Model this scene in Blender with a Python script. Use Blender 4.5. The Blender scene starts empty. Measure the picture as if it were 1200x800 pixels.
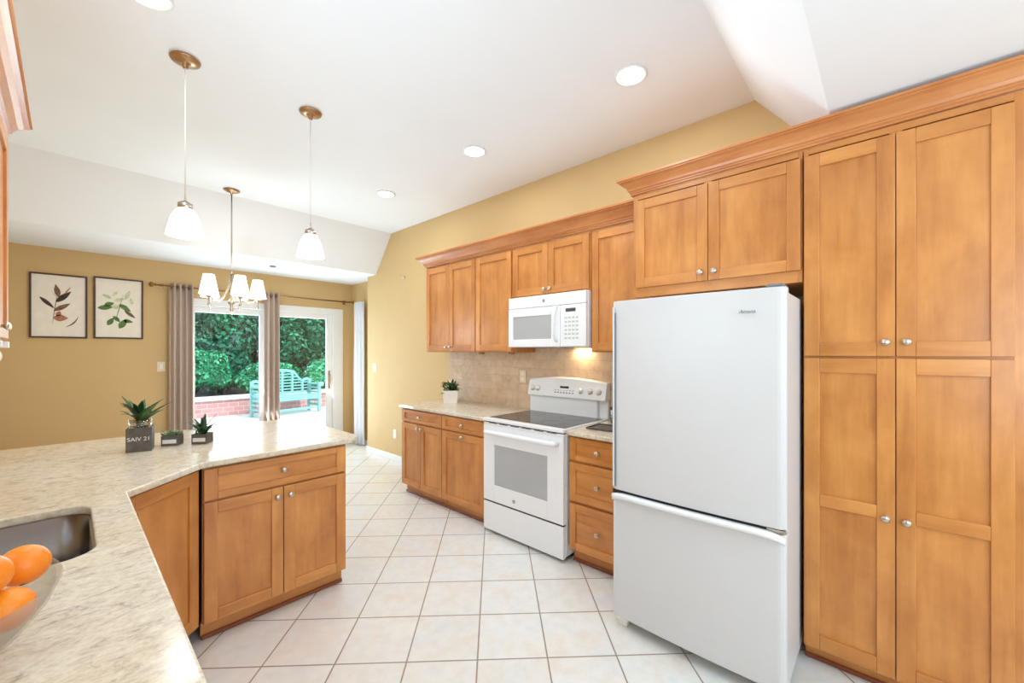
import bpy, bmesh, math, random
from mathutils import Vector, Matrix
PI = math.pi
random.seed(7)
SC = bpy.context.scene
COL = SC.collection

# ------------------------------------------------------------------ camera, world, sun, exposure
cam_d = bpy.data.cameras.new('camera')
cam = bpy.data.objects.new('camera', cam_d)
COL.objects.link(cam)
cam.location = (0, 0, 1.455)
cam.rotation_euler = (PI / 2, 0, -math.radians(47.4))
cam_d.sensor_width = 36
cam_d.lens = 36 * 478 / 1200
cam_d.shift_y = 12 / 1200
cam_d.clip_start = 0.02
SC.camera = cam
SC.view_settings.view_transform = 'Standard'
SC.view_settings.look = 'None'
SC.view_settings.gamma = 1
SC.view_settings.use_curve_mapping = False
SC.view_settings.exposure = 0.0

W = bpy.data.worlds.new('world')
SC.world = W
W.use_nodes = True
W.node_tree.nodes['Background'].inputs[0].default_value = (0.72, 0.86, 1.0, 1)
W.node_tree.nodes['Background'].inputs[1].default_value = 1.9


def lamp(name, typ, loc, power, color=(1, 1, 1), size=None, size_y=None, rot=(0, 0, 0), spread=None, shape=None):
    d = bpy.data.lights.new(name, typ)
    d.energy = power
    d.color = color
    if typ == 'AREA':
        d.shape = shape or ('RECTANGLE' if size_y else 'DISK')
        d.size = size
        if size_y:
            d.size_y = size_y
        if spread:
            d.spread = spread
    elif typ == 'POINT' or typ == 'SPOT':
        d.shadow_soft_size = size or 0.05
    o = bpy.data.objects.new(name, d)
    o.location = loc
    o.rotation_euler = rot
    COL.objects.link(o)
    return o


sun = lamp('sun', 'SUN', (3, 0, 12), 3.6, (1.0, 0.97, 0.92), rot=(math.radians(36), 0, math.radians(18)))
sun.data.angle = 0.02
DAY = (0.74, 0.88, 1.0)
# fill lights at added, unseen windows (sink, left, rear); daylight at the patio door
lamp('fill_over_sink', 'AREA', (-0.52, 1.40, 1.68), 26, DAY, 0.9, 0.9, rot=(0, -PI / 2 - 0.75, 0))
lamp('fill_left_wall', 'AREA', (-0.52, -1.35, 1.55), 44, DAY, 1.5, 1.5, rot=(0, -PI / 2 - 0.5, 0))
lamp('fill_rear_wall', 'AREA', (1.25, -2.93, 1.6), 46, DAY, 2.2, 1.6, rot=(PI / 2 + 0.2, 0, 0))
lamp('daylight_patio_door', 'AREA', (2.0, 6.58, 1.1), 85, (0.76, 0.90, 1.0), 1.7, 1.9, rot=(-PI / 2 - 0.4, 0, 0))
WARM = (0.84, 0.92, 1.0)
RECESSED_W = 7.5


# ------------------------------------------------------------------ materials
def lin(c):
    return tuple((x / 255 / 12.92) if x / 255 <= 0.04045 else ((x / 255 + 0.055) / 1.055) ** 2.4 for x in c) + (1,)


class NT:
    def __init__(s, name):
        s.m = bpy.data.materials.new(name)
        s.m.use_nodes = True
        s.t = s.m.node_tree
        s.b = s.t.nodes['Principled BSDF']
        s.out = s.t.nodes['Material Output']

    def n(s, t, **kw):
        x = s.t.nodes.new(t)
        for k, v in kw.items():
            if k in x.inputs:
                x.inputs[k].default_value = v
            else:
                setattr(x, k, v)
        return x

    def l(s, a, b):
        s.t.links.new(a, b)

    def mapping(s, src=None, scale=(1, 1, 1), loc=(0, 0, 0), rot=(0, 0, 0)):
        if src is None:
            tc = s.n('ShaderNodeTexCoord')
            src = tc.outputs['Object']
        mp = s.n('ShaderNodeMapping')
        mp.inputs['Scale'].default_value = scale
        mp.inputs['Location'].default_value = loc
        mp.inputs['Rotation'].default_value = rot
        s.l(src, mp.inputs['Vector'])
        return mp.outputs['Vector']

    def noise(s, vec, scale=5, detail=4, rough=0.5, dist=0.0):
        x = s.n('ShaderNodeTexNoise')
        x.inputs['Scale'].default_value = scale
        x.inputs['Detail'].default_value = detail
        x.inputs['Roughness'].default_value = rough
        x.inputs['Distortion'].default_value = dist
        s.l(vec, x.inputs['Vector'])
        return x.outputs['Fac']

    def ramp(s, fac, stops):
        r = s.n('ShaderNodeValToRGB')
        e = r.color_ramp.elements
        e[0].position, e[0].color = stops[0][0], stops[0][1]
        e[1].position, e[1].color = stops[-1][0], stops[-1][1]
        for p, c in stops[1:-1]:
            k = e.new(p)
            k.color = c
        s.l(fac, r.inputs['Fac'])
        return r.outputs['Color']

    def mix(s, fac, a, b, mode='MIX'):
        x = s.n('ShaderNodeMix', data_type='RGBA', blend_type=mode)
        for i, v in ((0, fac), (6, a), (7, b)):
            if hasattr(v, 'is_linked') or hasattr(v, 'links'):
                s.l(v, x.inputs[i])
            else:
                x.inputs[i].default_value = v
        return x.outputs[2]

    def bump(s, h, strength=0.2, dist=0.002):
        b = s.n('ShaderNodeBump')
        b.inputs['Strength'].default_value = strength
        b.inputs['Distance'].default_value = dist
        s.l(h, b.inputs['Height'])
        s.l(b.outputs['Normal'], s.b.inputs['Normal'])


def plain(name, rgb, rough=0.5, metal=0.0, var=0.03, scale=8, emis=None, estr=0, spec=None, coat=0):
    """plain colour with a slight procedural mottling"""
    k = NT(name)
    v = k.noise(k.mapping(), scale, 3)
    c = lin(rgb)
    lo = tuple(x * (1 - var) for x in c[:3]) + (1,)
    hi = tuple(min(1, x * (1 + var)) for x in c[:3]) + (1,)
    k.l(k.ramp(v, [(0.3, lo), (0.7, hi)]), k.b.inputs['Base Color'])
    k.b.inputs['Roughness'].default_value = rough
    k.b.inputs['Metallic'].default_value = metal
    k.b.inputs['Coat Weight'].default_value = coat
    if spec is not None:
        k.b.inputs['Specular IOR Level'].default_value = spec
    if emis:
        k.b.inputs['Emission Color'].default_value = lin(emis)
        k.b.inputs['Emission Strength'].default_value = estr
    return k.m


def wood(name, axis, c1=(222, 154, 84), c2=(200, 130, 62), c3=(166, 97, 41)):
    k = NT(name)
    tc = k.n('ShaderNodeTexCoord')
    oi = k.n('ShaderNodeObjectInfo')
    add = k.n('ShaderNodeVectorMath', operation='ADD')
    mul = k.n('ShaderNodeMath', operation='MULTIPLY')
    mul.inputs[1].default_value = 37.0
    k.l(oi.outputs['Random'], mul.inputs[0])
    k.l(tc.outputs['Object'], add.inputs[0])
    k.l(mul.outputs[0], add.inputs[1])
    sc = [9, 9, 9]
    sc[axis] = 0.9
    fine = [70, 70, 70]
    fine[axis] = 5.0
    blotch = [5, 5, 5]
    blotch[axis] = 3.4
    v1 = k.noise(k.mapping(add.outputs[0], tuple(sc)), 1.6, 5, 0.55, 0.6)
    v2 = k.noise(k.mapping(add.outputs[0], tuple(fine)), 1.0, 3, 0.5)
    v3 = k.noise(k.mapping(add.outputs[0], tuple(blotch)), 1.0, 4, 0.6, 0.3)
    base = k.ramp(v1, [(0.28, lin(c3)), (0.5, lin(c2)), (0.72, lin(c1))])
    c = k.mix(0.5, base, k.ramp(v3, [(0.3, lin(c3)), (0.7, lin(c1))]))
    c = k.mix(0.07, c, k.ramp(v2, [(0.35, lin(c3)), (0.65, lin(c1))]))
    k.l(c, k.b.inputs['Base Color'])
    k.b.inputs['Roughness'].default_value = 0.33
    k.b.inputs['Coat Weight'].default_value = 0.25
    k.b.inputs['Coat Roughness'].default_value = 0.25
    k.bump(v2, 0.08, 0.001)
    return k.m


M = {}
M['wv'] = wood('maple_vertical_grain', 2)
M['wh'] = wood('maple_horizontal_grain', 0)
M['wd'] = wood('maple_shoe_dark', 0, (150, 78, 44), (126, 60, 34), (104, 46, 26))
M['paint'] = plain('gold_wall_paint', (211, 180, 128), 0.75, var=0.015, scale=3)
M['ceil'] = plain('white_ceiling_paint', (240, 244, 250), 0.85, var=0.01, scale=2)
M['trim'] = plain('white_trim_paint', (238, 238, 238), 0.4, var=0.01)
M['appl'] = plain('white_enamel', (238, 239, 241), 0.28, var=0.008, coat=0.3)
M['fridgem'] = plain('white_textured_enamel', (207, 206, 207), 0.38, var=0.008)
M['apwin'] = plain('pale_grey_oven_glass', (178, 180, 182), 0.12, var=0.02)
M['gray'] = plain('grey_plastic', (120, 122, 126), 0.5)
M['dark'] = plain('dark_gap', (30, 26, 26), 0.6)
M['black'] = plain('black_ceramic_glass', (44, 40, 38), 0.06, var=0.08, scale=40)
M['disp'] = plain('dark_display', (46, 50, 38), 0.15)
M['nickel'] = plain('satin_nickel', (196, 187, 176), 0.28, 1.0)
M['bronze'] = plain('brushed_bronze_nickel', (176, 142, 108), 0.32, 1.0, var=0.1)
M['steel'] = plain('stainless_steel', (132, 126, 124), 0.27, 1.0, var=0.08, scale=3)
M['cord'] = plain('pale_cord', (220, 214, 204), 0.5)
M['shade'] = plain('frosted_white_glass', (250, 248, 244), 0.3, emis=(255, 246, 232), estr=1.3)
M['fabshade'] = plain('lit_fabric_shade', (250, 244, 232), 0.8, emis=(255, 242, 220), estr=2.2)
M['lens'] = plain('lit_downlight_lens', (255, 255, 255), 0.4, emis=(255, 250, 240), estr=9)
M['hoodlens'] = plain('lit_hood_lens', (255, 240, 210), 0.4, emis=(255, 220, 160), estr=6)
M['almond'] = plain('almond_plastic', (232, 214, 180), 0.45)
M['whitepl'] = plain('white_plastic', (240, 236, 228), 0.45)
M['framew'] = plain('dark_walnut_frame', (74, 52, 38), 0.5, var=0.2, scale=30)
M['paper'] = plain('cream_art_paper', (240, 234, 222), 0.8, var=0.03, scale=14)
M['inkb'] = plain('brown_leaf_print', (122, 92, 72), 0.8, var=0.35, scale=40)
M['inkd'] = plain('dark_leaf_print', (70, 56, 48), 0.8, var=0.3, scale=40)
M['inkr'] = plain('rust_leaf_print', (176, 118, 90), 0.8, var=0.3, scale=40)
M['inkg'] = plain('green_leaf_print', (96, 128, 74), 0.8, var=0.35, scale=40)
M['inky'] = plain('pale_blossom_print', (206, 210, 170), 0.8, var=0.2, scale=40)
M['leaf'] = plain('houseplant_leaf', (64, 98, 44), 0.4, var=0.35, scale=25)
M['leafd'] = plain('houseplant_dark_leaf', (38, 70, 36), 0.4, var=0.35, scale=25)
M['leafp'] = plain('pale_succulent_leaf', (120, 142, 96), 0.5, var=0.25, scale=25)
M['soil'] = plain('potting_soil', (62, 46, 36), 0.9, var=0.3, scale=60)
M['slate'] = plain('chalky_slate', (92, 84, 76), 0.7, var=0.25, scale=30)
M['chalk'] = plain('chalk_lettering', (226, 222, 214), 0.8)
M['potw'] = plain('white_glazed_pot', (240, 232, 224), 0.35)
M['teal'] = plain('aqua_painted_wood', (138, 200, 198), 0.55, var=0.08)
M['cap'] = plain('white_cap_stone', (236, 238, 240), 0.7, var=0.05)
M['bark'] = plain('shrub_bark', (58, 46, 40), 0.9, var=0.3)
M['mulch'] = plain('dark_bed_soil', (42, 40, 34), 0.95, var=0.4, scale=20)
M['brass'] = plain('aged_brass', (150, 112, 66), 0.35, 1.0)
M['towel'] = plain('cream_paper_towel', (232, 214, 188), 0.9)


def glass_pane(name, tint=(1, 1, 1), gloss=0.06):
    k = NT(name)
    k.t.nodes.remove(k.b)
    tr = k.n('ShaderNodeBsdfTransparent')
    tr.inputs[0].default_value = tint + (1,)
    gl = k.n('ShaderNodeBsdfGlossy')
    gl.inputs['Roughness'].default_value = 0.02
    lw = k.n('ShaderNodeLayerWeight')
    lw.inputs['Blend'].default_value = 0.25
    mth = k.n('ShaderNodeMath', operation='MULTIPLY_ADD')
    mth.inputs[1].default_value = 0.5
    mth.inputs[2].default_value = gloss
    k.l(lw.outputs['Fresnel'], mth.inputs[0])
    mx = k.n('ShaderNodeMixShader')
    k.l(mth.outputs[0], mx.inputs[0])
    k.l(tr.outputs[0], mx.inputs[1])
    k.l(gl.outputs[0], mx.inputs[2])
    k.l(mx.outputs[0], k.out.inputs['Surface'])
    return k.m


M['pane'] = glass_pane('window_glass', (0.93, 0.98, 0.97), 0.03)
M['bowl'] = glass_pane('clear_bowl_glass', (0.98, 0.97, 0.965), 0.03)
M['vase'] = glass_pane('clear_vase_glass', (0.93, 0.93, 0.92), 0.07)


def mk_tile():
    k = NT('ceramic_floor_tile')
    tc = k.n('ShaderNodeTexCoord')
    v = k.mapping(tc.outputs['Object'], loc=(33.2 - 0.25, 33.2 - 1.932 - 0.0, 0), rot=(0, 0, PI / 4))
    b = k.n('ShaderNodeTexBrick', offset=0.0, squash=1.0)
    b.inputs['Scale'].default_value = 1
    b.inputs['Brick Width'].default_value = 0.332
    b.inputs['Row Height'].default_value = 0.332
    b.inputs['Mortar Size'].default_value = 0.0042
    b.inputs['Mortar Smooth'].default_value = 0.25
    b.inputs['Color1'].default_value = (0.46, 0.46, 0.46, 1)
    b.inputs['Color2'].default_value = (0.56, 0.56, 0.56, 1)
    b.inputs['Mortar'].default_value = (0.5, 0.5, 0.5, 1)
    k.l(v, b.inputs['Vector'])
    n1 = k.noise(k.mapping(tc.outputs['Object']), 5.5, 6, 0.6, 0.6)
    n2 = k.noise(k.mapping(tc.outputs['Object'], loc=(5, 3, 1)), 16, 5, 0.6)
    c = k.ramp(n1, [(0.32, lin((222, 210, 197))), (0.5, lin((222, 220, 214))), (0.68, lin((215, 218, 219)))])
    c = k.mix(0.3, c, k.ramp(n2, [(0.35, lin((222, 210, 198))), (0.6, lin((238, 234, 228)))]))
    c = k.mix(0.5, c, b.outputs['Color'], 'OVERLAY')
    c = k.mix(b.outputs['Fac'], c, lin((158, 138, 122)))
    k.l(c, k.b.inputs['Base Color'])
    k.b.inputs['Roughness'].default_value = 0.3
    inv = k.n('ShaderNodeMath', operation='SUBTRACT')
    inv.inputs[0].default_value = 1
    k.l(b.outputs['Fac'], inv.inputs[1])
    k.bump(inv.outputs[0], 0.4, 0.003)
    return k.m


def mk_travertine():
    k = NT('tumbled_travertine_tile')
    tc = k.n('ShaderNodeTexCoord')
    sp = k.n('ShaderNodeSeparateXYZ')
    cb = k.n('ShaderNodeCombineXYZ')
    k.l(tc.outputs['Object'], sp.inputs[0])
    k.l(sp.outputs['Y'], cb.inputs['X'])
    k.l(sp.outputs['Z'], cb.inputs['Y'])
    b = k.n('ShaderNodeTexBrick', offset=0.5, squash=1.0)
    b.inputs['Scale'].default_value = 1
    b.inputs['Brick Width'].default_value = 0.152
    b.inputs['Row Height'].default_value = 0.0765
    b.inputs['Mortar Size'].default_value = 0.003
    b.inputs['Mortar Smooth'].default_value = 0.3
    b.inputs['Color1'].default_value = lin((222, 196, 164))
    b.inputs['Color2'].default_value = lin((198, 168, 138))
    b.inputs['Mortar'].default_value = lin((190, 168, 144))
    k.l(k.mapping(cb.outputs[0], loc=(10, 10.02, 0)), b.inputs['Vector'])
    n1 = k.noise(k.mapping(), 14, 6, 0.65, 0.8)
    c = k.mix(0.45, b.outputs['Color'], k.ramp(n1, [(0.3, lin((176, 138, 112))), (0.5, lin((208, 178, 146))), (0.7, lin((224, 202, 176)))]))
    k.l(c, k.b.inputs['Base Color'])
    k.b.inputs['Roughness'].default_value = 0.45
    inv = k.n('ShaderNodeMath', operation='SUBTRACT')
    inv.inputs[0].default_value = 1
    k.l(b.outputs['Fac'], inv.inputs[1])
    k.bump(inv.outputs[0], 0.5, 0.003)
    return k.m


def mk_granite():
    k = NT('cream_speckled_granite')
    tc = k.n('ShaderNodeTexCoord')
    v = k.mapping(tc.outputs['Object'], rot=(0, 0, 0.95), scale=(1, 1.9, 1))
    n1 = k.noise(v, 13, 9, 0.72, 1.6)
    n2 = k.noise(k.mapping(tc.outputs['Object'], loc=(3, 8, 2)), 30, 6, 0.72, 0.8)
    n3 = k.noise(k.mapping(tc.outputs['Object']), 2.4, 3, 0.5, 0.5)
    n4 = k.noise(v, 90, 3, 0.6)
    c = k.ramp(n1, [(0.36, lin((116, 98, 82))), (0.41, lin((182, 162, 136))), (0.47, lin((214, 198, 170))), (0.6, lin((228, 214, 188))), (0.72, lin((240, 230, 210)))])
    c = k.mix(0.34, c, k.ramp(n2, [(0.36, lin((140, 122, 104))), (0.44, lin((212, 196, 172))), (0.62, lin((240, 232, 216)))]))
    c = k.mix(0.22, c, k.ramp(n3, [(0.38, lin((218, 192, 152))), (0.62, lin((232, 230, 224)))]))
    c = k.mix(0.14, c, k.ramp(n4, [(0.35, lin((120, 104, 90))), (0.6, lin((240, 234, 224)))]))
    k.l(c, k.b.inputs['Base Color'])
    k.b.inputs['Roughness'].default_value = 0.18
    return k.m


def mk_brick(name, c1, c2, mort, bw=0.2, rh=0.1):
    k = NT(name)
    tc = k.n('ShaderNodeTexCoord')
    b = k.n('ShaderNodeTexBrick', offset=0.5)
    b.inputs['Scale'].default_value = 1
    b.inputs['Brick Width'].default_value = bw
    b.inputs['Row Height'].default_value = rh
    b.inputs['Mortar Size'].default_value = 0.006
    b.inputs['Color1'].default_value = lin(c1)
    b.inputs['Color2'].default_value = lin(c2)
    b.inputs['Mortar'].default_value = lin(mort)
    sp = k.n('ShaderNodeSeparateXYZ')
    cb = k.n('ShaderNodeCombineXYZ')
    k.l(tc.outputs['Object'], sp.inputs[0])
    k.l(sp.outputs['X'], cb.inputs['X'])
    k.l(sp.outputs['Z'], cb.inputs['Y'])
    v = k.mapping(cb.outputs[0], loc=(20, 20, 0))
    k.l(v, b.inputs['Vector'])
    k.l(b.outputs['Color'], k.b.inputs['Base Color'])
    k.b.inputs['Roughness'].default_value = 0.85
    return k.m


def mk_curtain(name, a, b_):
    k = NT(name)
    tc = k.n('ShaderNodeTexCoord')
    v = k.mapping(tc.outputs['Object'], scale=(160, 160, 160))
    n = k.noise(v, 1, 2)
    w = k.noise(k.mapping(tc.outputs['Object'], scale=(26, 26, 0.2)), 1, 1)
    c = k.mix(0.5, k.ramp(w, [(0.35, lin(a)), (0.62, lin(b_))]), k.ramp(n, [(0.3, lin(a)), (0.7, lin(b_))]))
    k.l(c, k.b.inputs['Base Color'])
    k.b.inputs['Roughness'].default_value = 0.8
    k.b.inputs['Sheen Weight'].default_value = 0.2
    return k.m


def mk_foliage(name, a, b_, c_):
    k = NT(name)
    g = k.n('ShaderNodeNewGeometry')
    n = k.noise(k.mapping(), 2.5, 4)
    col = k.mix(0.6, k.ramp(n, [(0.35, lin(a)), (0.65, lin(b_))]), k.ramp(g.outputs['Random Per Island'], [(0.0, lin(a)), (0.7, lin(b_)), (1.0, lin(c_))]))
    k.l(col, k.b.inputs['Base Color'])
    k.b.inputs['Roughness'].default_value = 0.55
    return k.m


def mk_orange():
    k = NT('orange_peel')
    v = k.noise(k.mapping(), 9, 3)
    k.l(k.ramp(v, [(0.3, lin((244, 128, 22))), (0.7, lin((252, 158, 40)))]), k.b.inputs['Base Color'])
    k.b.inputs['Roughness'].default_value = 0.38
    k.b.inputs['Subsurface Weight'].default_value = 0.05
    vo = k.n('ShaderNodeTexVoronoi')
    vo.inputs['Scale'].default_value = 420
    k.l(k.mapping(), vo.inputs['Vector'])
    k.bump(vo.outputs['Distance'], 0.25, 0.001)
    return k.m


M['tile'] = mk_tile()
M['trav'] = mk_travertine()
M['granite'] = mk_granite()
M['patio'] = plain('pale_patio_concrete', (236, 234, 232), 0.8, var=0.05, scale=2)
M['brickw'] = mk_brick('pink_red_brick', (206, 150, 150), (192, 134, 134), (216, 190, 188))
M['curt'] = mk_curtain('taupe_curtain_cloth', (168, 146, 134), (214, 192, 174))
M['curtw'] = mk_curtain('white_curtain_cloth', (214, 218, 226), (236, 238, 242))
M['fol1'] = mk_foliage('dark_green_foliage', (10, 78, 56), (22, 128, 92), (90, 200, 150))
M['fol2'] = mk_foliage('mid_green_foliage', (16, 112, 76), (44, 172, 118), (130, 236, 176))
M['fol3'] = mk_foliage('bright_green_foliage', (30, 156, 112), (76, 206, 150), (170, 246, 204))
M['orange'] = mk_orange()


# ------------------------------------------------------------------ mesh helper
class MB:
    """collects shapes into one mesh"""

    def __init__(s):
        s.v, s.f, s.m, s.s = [], [], [], []

    def add(s, vs, fs, mi=0, sm=False, mat=None):
        o = len(s.v)
        s.v += [tuple(mat @ Vector(p)) if mat else tuple(p) for p in vs]
        for f in fs:
            s.f.append([o + i for i in f])
            s.m.append(mi)
            s.s.append(sm)
        return s

    def box(s, x0, x1, y0, y1, z0, z1, mi=0, mat=None):
        vs = [(x0, y0, z0), (x1, y0, z0), (x1, y1, z0), (x0, y1, z0), (x0, y0, z1), (x1, y0, z1), (x1, y1, z1), (x0, y1, z1)]
        return s.add(vs, [(0, 3, 2, 1), (4, 5, 6, 7), (0, 1, 5, 4), (1, 2, 6, 5), (2, 3, 7, 6), (3, 0, 4, 7)], mi, False, mat)

    def lathe(s, prof, n=24, mi=0, mat=None, closed=False, caps=True):
        """prof: (r, z) pairs, spun about z"""
        vs, fs = [], []
        for r, z in prof:
            for i in range(n):
                a = 2 * PI * i / n
                vs.append((r * math.cos(a), r * math.sin(a), z))
        k = len(prof)
        for j in range(k - 1 if not closed else k):
            j2 = (j + 1) % k
            for i in range(n):
                i2 = (i + 1) % n
                fs.append((j * n + i, j * n + i2, j2 * n + i2, j2 * n + i))
        if caps and not closed:
            fs.append(tuple(range(n))[::-1])
            fs.append(tuple((k - 1) * n + i for i in range(n)))
        return s.add(vs, fs, mi, True, mat)

    def tube(s, pts, r, n=8, mi=0, mat=None):
        pts = [Vector(p) for p in pts]
        rr = r if isinstance(r, (list, tuple)) else [r] * len(pts)
        vs, fs = [], []
        for i, p in enumerate(pts):
            t = (pts[min(i + 1, len(pts) - 1)] - pts[max(i - 1, 0)]).normalized()
            u = t.cross(Vector((0, 0, 1)))
            if u.length < 1e-3:
                u = t.cross(Vector((1, 0, 0)))
            u.normalize()
            w = t.cross(u).normalized()
            for k in range(n):
                a = 2 * PI * k / n
                vs.append(p + rr[i] * (u * math.cos(a) + w * math.sin(a)))
        for j in range(len(pts) - 1):
            for i in range(n):
                i2 = (i + 1) % n
                fs.append((j * n + i, j * n + i2, (j + 1) * n + i2, (j + 1) * n + i))
        fs.append(tuple(range(n))[::-1])
        fs.append(tuple((len(pts) - 1) * n + i for i in range(n)))
        return s.add(vs, fs, mi, True, mat)

    def prism(s, poly, z0, z1, mi=0, mat=None):
        n = len(poly)
        vs = [(x, y, z0) for x, y in poly] + [(x, y, z1) for x, y in poly]
        fs = [tuple(range(n))[::-1], tuple(range(n, 2 * n))]
        fs += [(i, (i + 1) % n, n + (i + 1) % n, n + i) for i in range(n)]
        return s.add(vs, fs, mi, False, mat)

    def build(s, name, mats, parent=None, bevel=0, loc=None, rotz=0, seg=1, smooth=True):
        me = bpy.data.meshes.new(name)
        me.from_pydata(s.v, [], s.f)
        for m in (mats if isinstance(mats, (list, tuple)) else [mats]):
            me.materials.append(m)
        for p, mi, sm in zip(me.polygons, s.m, s.s):
            p.material_index = mi
            p.use_smooth = sm and smooth
        bm = bmesh.new()
        bm.from_mesh(me)
        bmesh.ops.recalc_face_normals(bm, faces=bm.faces)
        bm.to_mesh(me)
        bm.free()
        me.update()
        o = bpy.data.objects.new(name, me)
        COL.objects.link(o)
        if loc:
            o.location = loc
        o.rotation_euler = (0, 0, rotz)
        if parent:
            o.parent = parent
        if bevel:
            b = o.modifiers.new('bevel', 'BEVEL')
            b.width = bevel
            b.segments = seg
            b.limit_method = 'ANGLE'
            b.angle_limit = 0.7
        return o


def thing(name, label, cat, loc=(0, 0, 0), rotz=0, group=None):
    o = bpy.data.objects.new(name, None)
    o.empty_display_size = 0.1
    COL.objects.link(o)
    o.location = loc
    o.rotation_euler = (0, 0, rotz)
    return tag(o, label, cat, group)


def tag(o, label, cat, group=None, kind=None):
    o['label'] = label
    o['category'] = cat
    if group:
        o['group'] = group
    if kind:
        o['kind'] = kind
    return o


def struct(o):
    o['kind'] = 'structure'
    return o


def copy_tree(o, parent=None):
    c = o.copy()
    COL.objects.link(c)
    c.parent = parent
    for ch in list(o.children):
        copy_tree(ch, c)
    return c


RX90 = Matrix.Rotation(PI / 2, 4, 'X')     # lathe axis z -> -y (outwards on a front)


def T(x, y, z):
    return Matrix.Translation((x, y, z))


def text_mesh(name, body, size, mat, parent, loc, rot, extrude=0.0004, align='CENTER', shear=0.0):
    cu = bpy.data.curves.new(name, 'FONT')
    cu.body = body
    cu.size = size
    cu.extrude = extrude
    cu.align_x = align
    cu.align_y = 'CENTER'
    cu.shear = shear
    tmp = bpy.data.objects.new(name + '_src', cu)
    COL.objects.link(tmp)
    bpy.context.view_layer.update()
    me = bpy.data.meshes.new_from_object(tmp.evaluated_get(bpy.context.evaluated_depsgraph_get()))
    bpy.data.objects.remove(tmp)
    me.materials.clear()
    me.materials.append(mat)
    o = bpy.data.objects.new(name, me)
    COL.objects.link(o)
    o.parent = parent
    o.location = loc
    o.rotation_euler = rot
    return o


# ------------------------------------------------------------------ room shell
XW, XD = 2.95, 3.14          # kitchen right wall, dining right wall
XL, YB, YF = -0.50, 6.44, -2.95
ZH, ZL, ZN = 3.05, 2.545, 2.52
CEIL = [(YF - 0.1, ZN), (0.19, ZN), (0.617, ZH), (4.92, ZH), (5.33, ZL), (YB + 0.1, ZL)]

b = MB().box(XL - 0.12, XD + 0.12, YF - 0.12, YB + 0.14, -0.1, 0)
floor = struct(b.build('floor', M['tile']))

b = MB()
x0, x1, th = XL - 0.12, XD + 0.12, 0.08
vs, fs = [], []
for (y, z) in CEIL:
    vs += [(x0, y, z), (x1, y, z), (x1, y, z + th), (x0, y, z + th)]
for i in range(len(CEIL) - 1):
    a = 4 * i
    c = a + 4
    fs += [(a, a + 1, c + 1, c), (a + 3, c + 3, c + 2, a + 2), (a, c, c + 3, a + 3), (a + 1, a + 2, c + 2, c + 1)]
fs += [(0, 3, 2, 1), tuple(4 * (len(CEIL) - 1) + i for i in range(4))]
b.add(vs, fs)
ceiling = struct(b.build('ceiling', M['ceil']))


def wall_yz(xa, xb, ya, yb, name, holes=()):
    """wall lying in y-z between x planes; holes = (y0,y1,z0,z1); top follows the ceiling"""
    b = MB()
    top = 3.1
    ys = sorted(set([ya, yb] + [h[0] for h in holes] + [h[1] for h in holes]))
    for y0, y1 in zip(ys[:-1], ys[1:]):
        hh = [h for h in holes if h[0] <= y0 + 1e-6 and h[1] >= y1 - 1e-6]
        if hh:
            b.box(xa, xb, y0, y1, 0, hh[0][2])
            b.box(xa, xb, y0, y1, hh[0][3], top)
        else:
            b.box(xa, xb, y0, y1, 0, top)
    return struct(b.build(name, M['paint']))


wall_yz(XW, XD + 0.12, YF, 5.57, 'wall_right')
wall_yz(XD, XD + 0.12, 5.57, YB + 0.14, 'wall_dining_right')
wall_yz(XL - 0.12, XL, YF, YB + 0.14, 'wall_left', holes=((-2.1, -0.6, 0.8, 2.3), (0.95, 1.85, 1.2, 2.2)))
# back wall with the patio door opening
DX0, DX1, DZ = 0.96, 2.92, 2.075
b = MB()
b.box(XL - 0.12, DX0, YB, YB + 0.14, 0, 3.1).box(DX1, XD + 0.12, YB, YB + 0.14, 0, 3.1).box(DX0, DX1, YB, YB + 0.14, DZ, 3.1)
struct(b.build('wall_back', M['paint']))
b = MB()
b.box(XL - 0.12, 0.15, YF - 0.12, YF, 0, 3.1).box(2.35, XD + 0.12, YF - 0.12, YF, 0, 3.1).box(0.15, 2.35, YF - 0.12, YF, 0, 0.8).box(0.15, 2.35, YF - 0.12, YF, 2.4, 3.1)
struct(b.build('wall_front', M['paint']))
# baseboards
struct(MB().box(XW - 0.014, XW - 0.001, 3.72, 5.57, 0, 0.085).box(XW - 0.014, XD, 5.571, 5.585, 0, 0.085).build('baseboard_right', M['trim'], bevel=0.003))
struct(MB().box(XL + 0.002, DX0 - 0.09, YB - 0.014, YB - 0.001, 0, 0.085).box(DX1 + 0.09, XD - 0.015, YB - 0.014, YB - 0.001, 0, 0.085).build('baseboard_back', M['trim'], bevel=0.003))
struct(MB().box(XD - 0.014, XD - 0.001, 5.59, YB - 0.015, 0, 0.085).build('baseboard_dining', M['trim'], bevel=0.003))
struct(MB().box(XL + 0.001, XL + 0.014, 3.6, YB - 0.02, 0, 0.085).build('baseboard_left', M['trim'], bevel=0.003))
# backsplash tile, a skin on the right wall
struct(MB().box(XW - 0.010, XW - 0.0005, 1.15, 3.68, 0.915, 1.449).box(XW - 0.010, XW - 0.0005, 1.63, 2.405, 1.449, 1.90).build('wall_backsplash', M['trav']))


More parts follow.
